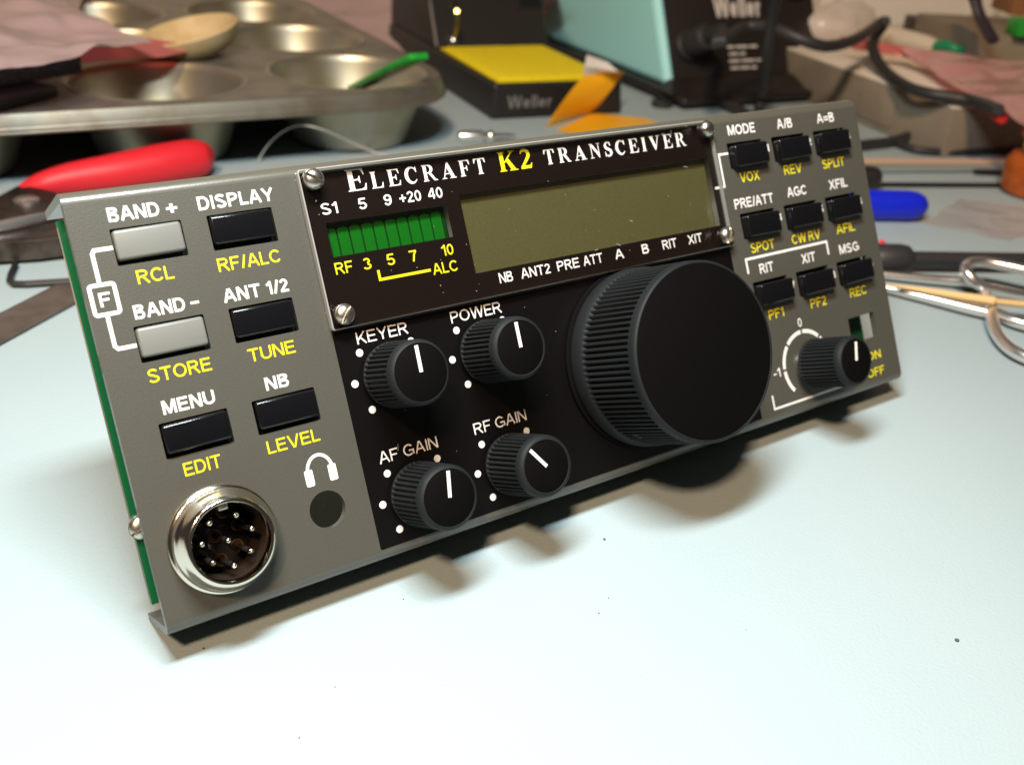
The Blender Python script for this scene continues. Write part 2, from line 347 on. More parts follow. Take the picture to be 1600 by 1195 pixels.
def serif(ch):
    """bold roman capital: width, list of polygons / (points, widths) strokes"""
    s = .2; f = .055; A = arc
    def stem(x, top=True, bot=True, l=.07, w=s):
        o = [[(x, 0.02), (x + w, 0.02), (x + w, .98), (x, .98)]]
        if bot: o.append([(x - l, 0), (x + w + l, 0), (x + w + l, f * .7), (x + w, f * 1.6), (x, f * 1.6), (x - l, f * .7)])
        if top: o.append([(x - l, 1), (x + w + l, 1), (x + w + l, 1 - f * .7), (x + w, 1 - f * 1.6), (x, 1 - f * 1.6), (x - l, 1 - f * .7)])
        return o
    if ch == 'E': return .74, stem(.07) + [[(.25, .94), (.25, 1), (.68, 1), (.70, .71), (.665, .71), (.60, .90), (.5, .94)], [(.25, .47), (.25, .53), (.44, .53), (.485, .66), (.52, .66), (.52, .34), (.485, .34), (.44, .47)], [(.25, 0), (.25, .06), (.52, .06), (.64, .12), (.70, .3), (.74, .3), (.70, 0)]]
    if ch == 'F': return .68, stem(.07) + [[(.25, .94), (.25, 1), (.66, 1), (.68, .69), (.645, .69), (.58, .90), (.48, .94)], [(.25, .46), (.25, .52), (.43, .52), (.475, .66), (.51, .66), (.51, .32), (.475, .32), (.43, .46)]]
    if ch == 'L': return .72, stem(.07) + [[(.25, 0), (.25, .06), (.48, .06), (.60, .13), (.67, .33), (.71, .33), (.68, 0)]]
    if ch == 'T': return .76, stem(.28, top=False, w=.2) + [[(0, 1), (.76, 1), (.76, .70), (.72, .70), (.66, .88), (.56, .94), (.20, .94), (.10, .88), (.04, .70), (0, .70)]]
    if ch == 'I': return .36, stem(.08)
    if ch == 'R': return .88, stem(.07) + [(A(.33, .735, .25, .235, 90, -90, 16), [.05 + .13 * math.sin(pi * i / 16) for i in range(17)]), [(.24, .95), (.24, 1), (.36, 1), (.36, .95)], [(.24, .475), (.24, .525), (.4, .525), (.36, .475)], [(.34, .50), (.52, .52), (.76, .1), (.88, .045), (.88, 0), (.66, 0)]]
    if ch == 'A': return .9, [[(.42, 1), (.50, 1), (.84, .03), (.60, .03), (.365, .76)], [(.40, .96), (.44, .86), (.17, .05), (.10, .05)], [(.22, .27), (.24, .33), (.60, .33), (.62, .27)], [(0, 0), (.30, 0), (.30, .05), (0, .05)], [(.50, 0), (.92, 0), (.92, .05), (.50, .05)]]
    if ch == 'V': return .9, [[(.48, 0), (.40, 0), (.06, .97), (.30, .97), (.535, .24)], [(.50, .04), (.46, .14), (.73, .95), (.80, .95)], [(0, 1), (.40, 1), (.40, .95), (0, .95)], [(.60, 1), (.90, 1), (.90, .95), (.60, .95)]]
    if ch == 'N': return .86, [[(.12, .04), (.18, .04), (.18, .95), (.12, .95)], [(.69, .02), (.75, .02), (.75, .96), (.69, .96)], [(.03, 1), (.26, 1), (.75, .24), (.75, 0), (.70, 0), (.12, .90), (.03, .95)], [(.02, 0), (.30, 0), (.30, .05), (.02, .05)], [(.58, 1), (.86, 1), (.86, .95), (.58, .95)]]
    if ch == 'K': return .92, stem(.07) + [[(.25, .36), (.25, .44), (.66, .95), (.75, .95)], [(.34, .56), (.50, .64), (.82, .05), (.58, .05)], [(.54, 1), (.86, 1), (.86, .95), (.54, .95)], [(.50, 0), (.92, 0), (.92, .05), (.50, .05)]]
    if ch == 'C': return .8, [(A(.43, .5, .33, .465, 42, 322, 28), [.06 + .15 * max(0, math.sin(pi * (i / 28 - .05) / .9)) for i in range(29)]), [(.69, 1), (.74, 1), (.745, .66), (.70, .66), (.62, .86)]]
    if ch == 'S': return .62, [(A(.31, .74, .2, .225, 40, 250, 14) + A(.30, .25, .22, .22, 60, -150, 14), [.06] * 3 + [.13] * 6 + [.19] * 12 + [.13] * 6 + [.06] * 3), [(.46, 1), (.51, 1), (.52, .70), (.48, .70), (.42, .86)], [(.04, 0), (.09, 0), (.13, .12), (.08, .33), (.03, .33)]]
    if ch == '2': return .62, [(A(.29, .72, .2, .235, 165, -25, 14) + [(.34, .42), (.14, .16), (.05, .09)], [.05, .07, .09, .11] + [.16] * 11 + [.15, .12, .09]), [(.02, 0), (.55, 0), (.62, .27), (.58, .27), (.50, .16), (.06, .16), (.02, .06)]]
    return .4, []
def write_serif(mb, text, x0, y0, x1, cap, h, first=None, gap=0.2):
    """letters spaced evenly from x0 to x1"""
    W = sum(serif(c)[0] for c in text); g = gap; tot = W + g * (len(text) - 1); sx = (x1 - x0) / tot; x = 0
    for c in text:
        w, parts = serif(c)
        for p in parts:
            z = h + stagger()
            if isinstance(p, tuple):
                vs, fs = ribbon(p[0], p[1]); mb.add([(x0 + (x + v.x) * sx, y0 + v.y * cap, z) for v in vs], fs)
            else: mb.add([(x0 + (x + q[0]) * sx, y0 + q[1] * cap, z) for q in p], [list(range(len(p)))])
        x += w + g

# ------------------------------------------------------------------ setting
o = MB().box(-500, 1500, -420, 900, -6, 0).build('bench_surface', M['mat'], smooth=0); tag(o, kind='structure')
o = MB().box(-800, 2200, 1000, 1040, -200, 900).build('wall', M['wall'], smooth=0); tag(o, kind='structure')

# ------------------------------------------------------------------ the front panel of the transceiver
TILT = math.radians(28.5); LIFT = 7.6345; W_, H_ = 199.0, 76.5
PF = Matrix.Rotation(pi / 2 - TILT, 4, 'X'); PF.translation = Vector((0, 0, LIFT))
radio = empty('radio_front_panel', PF, 'grey radio transceiver front panel with black knobs and display, leaning back on the mat', 'radio panel')

BW, BH = 12.0, 6.25
LB = [(6.3, 63.1), (22.8, 63.1), (6.3, 46.4), (22.8, 46.4), (6.5, 29.45), (23.0, 29.45)]
RB = [(150.2 + 15.45 * c, y) for y in (63.05, 45.85, 28.85) for c in range(3)]
LCD = (74.1, 143.2, 50.35, 66.6); BAR = (44.5, 70.7, 58.45, 65.0); SLIDE = (181.7, 192.1, 13.3, 20.0)
MIC = (12.6, 13.5); PHONES = (32.35, 12.95, 3.5)
holes = [rect(x, x + BW, y, y + BH, 0.25, 2) for x, y in LB + RB] + [rect(*LCD), rect(*BAR), rect(*SLIDE, 0.2, 2), circ(*MIC, 8.2), circ(*PHONES)]
plate = flat('face_plate', [rect(0, W_, 2.2, H_ - 2.2)] + holes, -1.5, 0, M['paint'], radio)
# folded top and bottom flanges (one sheet with the plate)
def fold(y0, sgn, depth):
    b = MB(); Ro, Ri = 2.2, 0.7; out = []; inn = []
    for i in range(11):
        a = pi / 2 * i / 10
        out.append((y0 + sgn * Ro * math.sin(a), -Ro + Ro * math.cos(a))); inn.append((y0 + sgn * Ri * math.sin(a), -Ro + Ri * math.cos(a)))
    out.append((y0 + sgn * Ro, -depth)); inn.append((y0 + sgn * Ri, -depth))
    prof = out + inn[::-1]; n = len(prof); vs = []; fs = []
    for x in (0, W_): vs += [(x, p[0], p[1]) for p in prof]
    for i in range(n - 1 + 1): fs.append([i, (i + 1) % n, n + (i + 1) % n, n + i])
    k = len(out)
    for i in range(k - 1):
        for off in (0, n): fs.append([off + i, off + i + 1, off + n - 2 - i, off + n - 1 - i])
    return b.add(vs, fs)
fold(2.2, -1, 16).build('bottom_flange', M['paint'], radio)
fold(H_ - 2.2, 1, 18.5).build('top_flange', M['bend'], radio)

# black printed field and the mask sheet under the window, its brown a painted haze of light
BX0, BX1 = 40.8, 144.9
flat('black_field', [rect(BX0, BX1, 2.25, 45.2, .3, 2)], 0.025, 0.025, M['black_print'], plate)
flat('hazed_window_print', [rect(BX0, BX1, 45.25, 74.25), rect(LCD[0], LCD[1], LCD[2], LCD[3]), rect(*BAR)], 0.025, 0.025, M['hazed_print'], plate)

# display and bargraph behind their openings
MB().box(LCD[0] - 3, LCD[1] + 3, LCD[2] - 3, LCD[3] + 3, -4.2, -1.62).build('display', M['lcd'], radio, smooth=0)
bgx = MB().box(BAR[0] - 1, BAR[1] + 1, BAR[2] - 1, BAR[3] + 1, -4.5, -2.1).build('bar_meter', M['gap_green'], radio, smooth=0)
for i in range(10):
    x = 44.65 + 2.56 * i
    pl = rect(x, x + 2.26, 57.4, 64.3, 1.0, 5)
    b = MB(); b.prism([(p[0], p[1]) for p in pl], -3.2, -1.8)
    s_ = b.build('meter_segment', M['green_bar'], bgx, smooth=0, bevel=0.12)

# clear acrylic window, screws
ac = MB()
ring = rect(40.55, 144.95, 44.95, 75.05, .5, 3); k = len(ring)
ring2 = rect(40.75, 144.75, 45.15, 74.85, .4, 3)
vs = [(p[0], p[1], .35) for p in ring] + [(p[0], p[1], 1.6) for p in ring] + [(p[0], p[1], 1.8) for p in ring2]
ac.add(vs, [list(range(2 * k, 3 * k))], 0)
ac.add(vs, [[i, (i + 1) % k, k + (i + 1) % k, k + i] for i in range(k)] + [[k + i, k + (i + 1) % k, 2 * k + (i + 1) % k, 2 * k + i] for i in range(k)], 1)
window = ac.build('clear_window', [M['acrylic'], M['acrylic_edge']], radio, smooth=0)
def screw_head(parent, x, y, h, ang, r=2.0, fr=None, name='screw'):
    prof = [(r, .5), (r * .97, .75), (r * .9, 1.05), (r * .75, 1.4), (r * .5, 1.65), (r * .25, 1.76), (0, 1.8)]
    b = MB().lathe([(r * .96, 0), (r, .15), (r, .8)], 40)
    rot = Matrix.Rotation(ang, 4, 'Z')
    for sgn in (1, -1):
        t = MB().lathe(prof, 40); bm = bmesh.new(); vv = [bm.verts.new(v) for v in t.v]
        for f in t.f:
            try: bm.faces.new([vv[i] for i in f])
            except ValueError: pass
        bmesh.ops.remove_doubles(bm, verts=bm.verts[:], dist=1e-4)
        g = bmesh.ops.bisect_plane(bm, geom=bm.verts[:] + bm.edges[:] + bm.faces[:], plane_co=(0, .3 * sgn, 0), plane_no=(0, -sgn, 0), clear_outer=True)
        es = [e for e in bm.edges if e.is_boundary]
        if es: bmesh.ops.holes_fill(bm, edges=es)
        b.bm(bm, fr=rot)
    o = b.build(name, M['screw'], parent, smooth=40)
    o.matrix_local = mfr(fr if fr else loc(x, y, h))
    return o
for x, y, a in ((43.1, 73.0, -.6), (43.2, 47.6, .9), (142.7, 73.0, .2), (142.6, 47.7, 1.2)):
    screw_head(window, x, y, 1.82, a)

# dust and lint on the window and the black field
dm = MB(); rd = random.Random(3)
for i in range(52):
    x = rd.uniform(41.5, 144); y = rd.uniform(46, 73.5) if i < 36 else rd.uniform(3, 44); z = 1.86 if y > 45 else .12
    a = rd.uniform(0, pi); l = rd.uniform(.05, .16) if rd.random() < .8 else rd.uniform(.3, .7); w = rd.uniform(.04, .08)
    f = Matrix.Translation((x, y, z)) @ Matrix.Rotation(a, 4, 'Z'); dm.add([f @ Vector(p) for p in ((-l, -w, 0), (l, -w * .7, 0), (l, w, .02), (-l, w * .6, 0))], [[0, 1, 2, 3]])
tag(dm.build('dust', mat('pale_dust', (.30, .28, .26), .8), radio, smooth=0), kind='stuff')

# buttons
def button(x0, x1, y0, y1, top, m, label=None):
    cx, cy = (x0 + x1) / 2, (y0 + y1) / 2; rb_ = random.Random(int(x0 * 31 + y0 * 7))
    f = Matrix.Translation((cx + rb_.uniform(-.1, .1), cy + rb_.uniform(-.08, .08), top + rb_.uniform(-.12, .12))) @ Matrix.Rotation(math.radians(rb_.uniform(-.9, .9)), 4, 'Z') @ Matrix.Rotation(math.radians(rb_.uniform(-1, 1)), 4, 'X')
    b = MB().box(x0 - cx, x1 - cx, y0 - cy, y1 - cy, -5 - top, 0, r=.52, seg=3).build('button', m, radio, smooth=40, fr=mfr(f))
    if label: b['label'] = label
for i, (x, y) in enumerate(LB):
    g = i in (0, 2)
    button(x + .32, x + BW - .25, y + .85, y + BH - .35, .85 if i < 4 else 1.0, M['button_grey'] if g else M['button_black'], 'light grey button' if g else None)
for x, y in RB: button(x + .3, x + BW - .5, y + .1, y + BH - .85, 2.3, M['button_black'])

# white and yellow lettering
wl = MB(); yl = MB(); yr = MB(); ym = MB()
C24 = 2.4
for t, x0, y0, x1 in (('BAND', 6.6, 70.5, 15.2), ('+', 16.3, 70.4, 18.2), ('DISPLAY', 21.8, 70.4, 35.7), ('BAND', 7.0, 53.8, 15.7), ('-', 16.6, 53.9, 18.1), ('ANT 1/2', 22.5, 53.8, 34.6), ('MENU', 7.8, 37.0, 16.9), ('NB', 26.2, 36.95, 30.7),
                      ('MODE', 151.4, 71.1, 160.7), ('A/B', 168.6, 71.1, 174.1), ('A=B', 183.5, 71.15, 190.1), ('PRE/ATT', 149.1, 53.4, 162.5), ('AGC', 167.8, 53.9, 174.9), ('XFIL', 183.6, 53.9, 190.7),
                      ('RIT', 153.4, 36.8, 158.2), ('XIT', 168.6, 36.8, 173.7), ('MSG', 183.1, 36.9, 190.8)):
    write(wl, t, x0, y0, x1, C24, .188 if x0 < 40 else .172)
for t, x0, y0, x1 in (('RCL', 8.85, 59.55, 15.0), ('RF/ALC', 22.8, 59.3, 34.4), ('STORE', 6.7, 42.75, 17.6), ('TUNE', 24.4, 42.6, 33.2), ('EDIT', 8.85, 25.8, 15.4), ('LEVEL', 23.9, 25.75, 34.0),
                      ('VOX', 152.6, 59.5, 159.2), ('REV', 168.1, 59.55, 174.5), ('SPLIT', 182.5, 59.4, 191.1), ('SPOT', 151.7, 42.2, 160.0), ('CW RV', 166.4, 42.1, 176.9), ('AFIL', 183.4, 42.2, 190.7),
                      ('PF1', 153.6, 25.2, 158.9), ('PF2', 168.9, 25.2, 174.8), ('REC', 184.2, 25.2, 190.8)):
    write(yl if x0 < 100 else yr, t, x0, y0, x1, C24 - .05, .15)
write(yr, 'ON', 186.4, 7.6, 192.0, 2.2, .165); write(yr, 'OFF', 185.4, 3.2, 192.3, 2.2, .165)
for t, x0, y0, x1 in (('KEYER', 45.4, 41.5, 56.4), ('POWER', 66.2, 41.5, 78.3), ('AF GAIN', 44.5, 18.25, 57.4), ('RF GAIN', 66.0, 18.5, 78.8)):
    write(wl, t, x0, y0, x1, 2.3, .13, h=.06)
for i, (x, y) in enumerate(((163.7, 66), (179.3, 66), (194.6, 66), (163.7, 48.6), (179.3, 48.6), (194.7, 48.6), (163.9, 31.4), (179.4, 31.4), (194.7, 31.4))):
    write(wl, str(i + 1), x - .55, y, x + .6, 1.75, .19)
write(wl, '0', 163.1, 21.5, 164.5, 2.2, .15); write(wl, '-1', 151.5, 10.9, 153.9, 2.2, .15); write(wl, '+1', 173.7, 10.9, 176.6, 2.2, .15)
# under the window
for t, x0, x1 in (('S1', 44.1, 47.5), ('5', 51.9, 53.6), ('9', 57.3, 59.0), ('+20', 60.7, 65.5), ('40', 67.1, 70.4)):
    write(wl, t, x0, 66.5, x1, 2.15, .162, h=.06)
for t, x0, y0, x1 in (('RF', 44.3, 55.15, 47.9), ('3', 50.1, 55.1, 51.8), ('5', 55.2, 55.1, 56.9), ('7', 60.1, 55.0, 61.8), ('10', 67.4, 55.0, 70.1), ('ALC', 64.6, 51.65, 70.3)):
    write(ym, t, x0, y0, x1, 2.2, .15, h=.06)
line(ym, [(52.9, 54.6), (52.9, 52.75), (64.1, 52.75)], .55, .06)
for t, x0, x1 in (('NB', 79.3, 82.7), ('ANT2', 84.8, 92.3), ('PRE', 94.2, 100.1), ('ATT', 101.3, 106.6), ('A', 110.2, 112.6), ('B', 118.1, 120.1), ('RIT', 124.3, 128.6), ('XIT', 132.2, 136.7)):
    write(wl, t, x0, 47.4, x1, 2.1, .15, h=.06)
write_serif(wl, 'E', 50.5, 70.1, 54.5, 4.15, .06)
write_serif(wl, 'LECRAFT', 55.5, 70.05, 81.7, 3.25, .06, gap=.30)
write_serif(ym, 'K2', 85.0, 69.9, 93.3, 4.1, .06, gap=.14)
write_serif(wl, 'TRANSCEIVER', 96.6, 70.1, 137.4, 3.2, .06, gap=.30)
# F bracket
line(wl, [(2.75, 60.9), (2.75, 65.7), (3.15, 66.25), (6.2, 66.25)], .68); line(wl, [(2.75, 55.2), (2.75, 50.1), (3.2, 49.55), (6.2, 49.55)], .68)
line(wl, rect(.95, 4.95, 55.55, 60.5, .4, 3), .68, closed=True); write(wl, 'F', 2.1, 56.8, 3.95, 2.4, .17)
# other brackets
line(wl, [(150.1, 66.9), (146.95, 66.9), (146.95, 59.2), (143.8, 59.2)], .55, .06)
line(wl, [(149.4, 37.5), (149.4, 41.0), (178.8, 41.0), (178.8, 37.6)], .62)
line(wl, [(149.7, 6.9), (149.7, 3.5), (178.0, 3.5), (178.0, 6.9)], .55)
# offset arc with gaps
for a0 in range(-45, 225, 45): line(wl, arc(163.8, 12, 8.25, 8.25, a0 + 2.2, a0 + 42.8, 12), 1.0)
# headphones symbol
line(wl, arc(32.62, 20.3, 2.45, 3.0, 172, 8, 18), .62)
for x in (30.3, 34.95): wl.add([(*p, .03 + stagger()) for p in rect(x - .82, x + .82, 17.9, 21.0, .35, 3)], [list(range(16))])
# dots
KN = [(50.95, 34.35), (72.45, 34.4), (51.05, 10.6), (72.6, 10.7)]
for x, y in KN:
    for a in (45, 135, 180, 225, 0, -45): dot(wl, x + 7.85 * math.cos(math.radians(a)), y + 7.85 * math.sin(math.radians(a)), .74, .06)
wl.build('white_lettering', M['white_print'], plate, smooth=0); [q.build('yellow_lettering', M['yellow_print'], plate, smooth=0) for q in (yl, yr, ym)]

# knobs
def ribbed(prof, ribs, depth, n_per=8, chamf=0.0):
    """prof rows: (radius, height, rib factor 0..1)"""
    n = ribs * n_per; b = MB(); vs = []; fs = []
    wave = [0, .05, .6, 1, 1, .85, .3, 0] if n_per == 8 else [0] * n_per
    for r, h, f in prof:
        for i in range(n):
            a = 2 * pi * i / n; rr = r - depth * f * wave[i % n_per]
            vs.append((rr * math.cos(a), rr * math.sin(a), h))
    k = len(prof)
    for j in range(k - 1):
        for i in range(n): fs.append([j * n + i, j * n + (i + 1) % n, (j + 1) * n + (i + 1) % n, (j + 1) * n + i])
    fs.append(list(range(n))[::-1]); fs.append([(k - 1) * n + i for i in range(n)])
    return b.add(vs, fs)
def knob(x, y, h0, h1, rb, rt, ang, disc, label, length=5.0):
    H = h1 - h0
    prof = [(rb - .3, 0, 0), (rb, .25, 0), (rb, .7, 0), (rb - .02, .9, 1), (rb + (rt - rb) * .8, H - 2.1, 1), (rb + (rt - rb) * .82, H - 1.8, 0), (rt, H - 1.0, 0), (rt - .25, H - .35, 0), (rt - .6, H - .08, 0), (rt - .75, H, 0), (disc + .1, H, 0), (disc + .02, H - .12, 0), (disc, H - .25, 0)]
    o = ribbed(prof, 40, .5).build('knob', M['knob'], radio, smooth=32); o['label'] = label
    o.matrix_local = mfr(loc(x, y, h0))
    MB().lathe([(disc - .03, -.2), (disc - .03, -.06), (disc - .12, -.01), (0, 0.0)], 48, fr=loc(0, 0, H - .1)).build('knob_cap', M['cap'], o, smooth=30)
    p = MB(); d = Vector((math.sin(ang), math.cos(ang)))
    p.box(-.36, .36, .05, length, 0, .12, fr=Matrix.Rotation(-ang, 4, 'Z') @ loc(0, 0, H - .1))
    p.build('pointer', M['white_print'], o, smooth=0)
    return o
knob(*KN[0], .9, 13.0, 6.45, 6.15, math.radians(1), 5.35, 'keyer knob')
knob(*KN[1], .9, 13.9, 6.45, 6.15, math.radians(0), 5.2, 'power knob')
knob(*KN[2], .9, 13.2, 6.45, 6.15, math.radians(9), 5.3, 'lower left gain knob')
knob(*KN[3], .9, 14.0, 6.45, 6.15, math.radians(-37), 5.1, 'lower right gain knob')
knob(163.8, 11.9, 2.4, 15.4, 6.3, 6.1, math.radians(12), 5.2, 'offset knob', 4.6)
MB().lathe([(3.6, 0), (3.6, 2.6), (3.2, 3)], 32, fr=loc(163.8, 11.9, 0.02)).build('shaft_bushing', M['nickel_rough'], radio)

# main tuning knob
TX, TY = 111.3, 24.85
prof = [(19.2, 0, 0), (19.9, .4, 0), (20.0, 1, 0), (19.9, 3.2, 0), (19.6, 3.9, 0), (19.5, 4.15, .2), (19.47, 4.5, 1), (19.15, 18.3, 1), (19.13, 18.7, .2), (19.1, 18.9, 0), (19.05, 19.8, 0), (18.98, 20.5, 0), (18.8, 20.8, 0), (18.55, 20.95, 0), (18.3, 20.9, 0), (18.2, 20.7, 0)]
tk = ribbed(prof, 96, .72).build('tuning_knob', M['knob'], radio, smooth=32); tk.matrix_local = mfr(loc(TX, TY, 1.4))
MB().lathe([(18.18, 0), (18.18, .12), (18.05, .18), (0, .18)], 96, fr=loc(0, 0, 20.72)).build('knob_cap', M['cap'], tk, smooth=30)
# set-screw recess in the skirt
sa = math.radians(-128)
MB().lathe([(1.15, 0), (1.15, .12), (.0, .13)], 20, fr=axis_frame((19.1 * math.cos(sa), 19.1 * math.sin(sa), 7.5), (21 * math.cos(sa), 21 * math.sin(sa), 7.5))).build('set_screw', M['dark_hole'], tk)
MB().lathe([(20.5, 0), (20.5, .8), (20.2, 1.0), (0, 1.0)], 72, fr=loc(TX, TY, 0.06)).build('shadowed_felt_washer', M['cap'], radio)  # felt washer, blackened to draw the shadow ring behind the knob

# microphone connector
mx, my = MIC
b = MB()
b.lathe([(9.65, 0.03), (9.65, .55), (9.45, .8), (9.2, .9), (9.05, 1.0)], 96, closed=True)
b.lathe([(9.05, 1.0), (9.1, 2.0), (9.0, 2.6)], 96, mi=1, closed=True)
b.lathe([(9.0, 2.6), (8.7, 3.0), (8.35, 3.8), (7.9, 4.9), (7.6, 5.5), (7.35, 5.75), (7.1, 5.8), (6.85, 5.72), (6.72, 5.5), (6.68, 5.2), (6.68, 3.6)], 96, closed=True)
b.lathe([(6.68, 3.6), (6.66, 3.5), (6.66, -6.2)], 96, mi=2, closed=True)
mic = b.build('microphone_socket', [M['nickel'], M['nickel_rough'], M['barrel']], radio, fr=mfr(loc(mx, my, 0)), smooth=40)
MB().lathe([(6.66, -6.6), (6.66, -5.6), (6.5, -5.5), (0, -5.5)], 64).build('insulator', M['button_black'], mic)
MB().box(-.9, .9, 5.6, 6.75, -5.4, 5.0, r=.25).build('key_rib', M['nickel_rough'], mic)
for ang in (122, 59, 10, -41, -90, -139, 171, None):
    px_, py_ = (4.5 * math.cos(math.radians(ang)), 4.5 * math.sin(math.radians(ang))) if ang is not None else (0, 0)
    p = MB().lathe([(.5, -5.5), (.5, 2.75)], 20, fr=loc(px_, py_)).lathe([(.52, 2.7), (.58, 2.8), (.58, 3.1), (.5, 3.4), (.3, 3.6), (0, 3.68)], 20, fr=loc(px_, py_), mi=1, closed=True).build('pin', [M['pin_shaft'], M['nickel']], mic)
    MB().lathe([(1.25, -5.48), (1.25, -5.3), (1.1, -5.25), (.95, -5.3), (.9, -5.48)], 24, fr=loc(px_, py_)).build('pin_collar', M['copper'], mic)

# circuit board behind the plate
PX0, PX1 = -.15, 196.3
pcb = flat('circuit_board', [rect(PX0, PX1, 4.5, 73), circ(12.6, 13.5, 8.4), circ(35.2, 11.4, 6.3)], -9.6, -8.0, M['pcb'], radio)
flat('board_edge_strip', [rect(PX0 - .02, PX0 + .06, 6, 72)], -9.5, -8.1, M['card'], pcb)
screw_head(pcb, 1.2, 18.5, -7.95, .5, 2.3, name='board_screw')
for x, y in ((2.8, 71), (196, 3.0), (100, 3.2)):
    MB().lathe([(1.6, -7.98), (1.6, -1.5)], 6, fr=loc(x, min(max(y, 5.8), 70.5))).build('standoff', M['nickel_rough'], pcb)
for x, y in LB + RB:
    MB().box(x - .6, x + BW + .6, y - .6, y + BH + .6, -7.95, -2.2).build('switch_body', M['dark_hole'], pcb, smooth=0)
for x0, x1, y0, y1, d in ((60, 128, 50, 56, 8), (30, 44, 20, 40, 9), (150, 176, 30, 38, 10)):
    MB().box(x0, x1, y0, y1, -9.62 - d, -9.62, r=.4).build('board_component', M['holder'], pcb)

# ------------------------------------------------------------------ muffin tin
TU = Vector((.996, -.087, 0)); TFr = frame((173, 289, 0), TU)
tin = empty('muffin_tin', TFr, 'worn grey metal muffin tin with rounded rim holding bits and pieces, behind the red handle', 'muffin tin')
cups = [(-84 * c, 78 * r) for c in range(3) for r in range(4)]
DU = (-210, 41, -39, 274)
def rr(off, z, n=10): return [(x, y, z) for x, y in rect(DU[0] - off, DU[1] + off, DU[2] - off, DU[3] + off, 40 + off, n)]
deck = flat('deck', [[(p[0], p[1]) for p in rr(0, 0)]] + [circ(x, y, 34.6, 64) for x, y in cups], 29.2, 30, M['tin'], tin)
b = MB(); rows = []
for off, z in ((-.3, 29.9), (.3, 30.25), (1.0, 30.2), (1.5, 29.5), (2.6, 25.2), (3.0, 24.3), (3.8, 24.2), (4.3, 23.6), (4.2, 22.9), (3.5, 22.6), (2.6, 23.0), (2.2, 24), (.9, 28.8), (-.3, 29.3)):
    rows.append(rr(off, z))
k = len(rows[0])
for r_ in rows: b.v += r_
for j in range(len(rows) - 1):
    for i in range(k): b.f.append([j * k + i, j * k + (i + 1) % k, (j + 1) * k + (i + 1) % k, (j + 1) * k + i]); b.mi.append(0)
b.build('rolled_rim', M['tin_rim'], deck, smooth=60)
cup0 = MB().lathe([(36.6, 30.05), (36.0, 30.5), (35.2, 30.45), (34.5, 29.8), (33.9, 27), (26.4, 3.0), (25.2, 1.2), (23.5, .5), (0, .5), (0, 0.02), (24, .02), (26, .8), (27.2, 2.8), (34.4, 26.8), (35.0, 29.0)], 64, closed=True).build('cup', M['tin_cup'], tin, smooth=45)
for i, (x, y) in enumerate(cups):
    c = cup0 if i == 0 else cup0.copy()
    if i: COL.objects.link(c)
    c.parent = tin; c.location = (x * MM, y * MM, 0)

# ------------------------------------------------------------------ crumpled sheets (bags)
def sheet(name, corners, nu, nv, amp, freq, m, label, cat, seed=0, group=None, thick=.25, minz=None):
    """corners: near-left, near-right, far-right, far-left (mm)"""
    a, b_, c, d = [Vector(p) for p in corners]; b = MB(); top = []
    for s_ in (0, 1):
        for j in range(nv + 1):
            for i in range(nu + 1):
                u = i / nu; v = j / nv
                p = (a * (1 - u) + b_ * u) * (1 - v) + (d * (1 - u) + c * u) * v
                q = p * (freq / 100) + Vector((seed * 7.3, seed * 3.1, 0))
                n1 = noise.noise(q) + .7 * abs(noise.noise(q * 1.7 + Vector((5, 1, 2)))) - .3 + .12 * noise.noise(q * 3.5)
                edge = min(u, 1 - u, v, 1 - v) * 4
                w = Vector((noise.noise(q * 1.4 + Vector((9, 0, 0))), noise.noise(q * 1.4 + Vector((0, 9, 0))), 0)) * amp * .8
                z = n1 * amp * (.45 + .55 * min(1, edge)) - s_ * thick
                p = p + w + Vector((0, 0, z))
                if minz is not None: p.z = max(p.z, minz + (0 if s_ else thick))
                b.v.append(tuple(p))
    N = (nu + 1) * (nv + 1)
    for s_ in (0, 1):
        for j in range(nv):
            for i in range(nu):
                q = [j * (nu + 1) + i, j * (nu + 1) + i + 1, (j + 1) * (nu + 1) + i + 1, (j + 1) * (nu + 1) + i]
                b.f.append([x + s_ * N for x in (q if not s_ else q[::-1])]); b.mi.append(0)
    rim = [i for i in range(nu)] + [nu + j * (nu + 1) for j in range(nv)] + [nv * (nu + 1) + nu - i for i in range(nu)] + [(nv - j) * (nu + 1) for j in range(nv)]
    for i in range(len(rim)):
        p, q = rim[i], rim[(i + 1) % len(rim)]; b.f.append([p, q, q + N, p + N]); b.mi.append(0)
    o = b.build(name, m, smooth=50); return tag(o, label, cat, group)

sheet('plastic_bag', [at(-70, 106, 53), at(70, 98, 50), at(236, 58, 47), at(-10, -30, 50)], 36, 30, 6, 3.0, M['mauve_film'], 'mauve translucent plastic bag crumpled over the black foam on the muffin tin', 'plastic bag', 1)
sheet('plastic_bag', [at(50, 104, 38), at(262, 88, 36), at(318, 74, 35), at(90, 30, 48)], 30, 16, 3, 2.2, M['red_film'], 'deep pink plastic bag peeking out from under the mauve bag over a muffin cup', 'plastic bag', 2)
sheet('plastic_bag', [at(470, 60, 4), at(655, 96, 4), at(675, -10, 30), at(480, -70, 26)], 30, 24, 7, 2.2, M['mauve_film'], 'pinkish plastic bag lying on the bench behind the muffin tin', 'plastic bag', 3, minz=.5)
sheet('plastic_bag', [at(820, 42, 6), at(870, 30, 6), at(880, -40, 60), at(810, -40, 60)], 14, 14, 5, 2.5, M['pink_film'], 'pink plastic bag standing between the sponge holder and the teal station', 'plastic bag', 6, minz=.5)

sheet('plastic_bag', [at(-90, 34, 37), at(120, 16, 36), at(175, -60, 34), at(-60, -80, 34)], 26, 22, 5, 2.6, M['mauve_film'], 'dull mauve plastic bag lying on the far cups of the muffin tin', 'plastic bag', 8, minz=30.6)

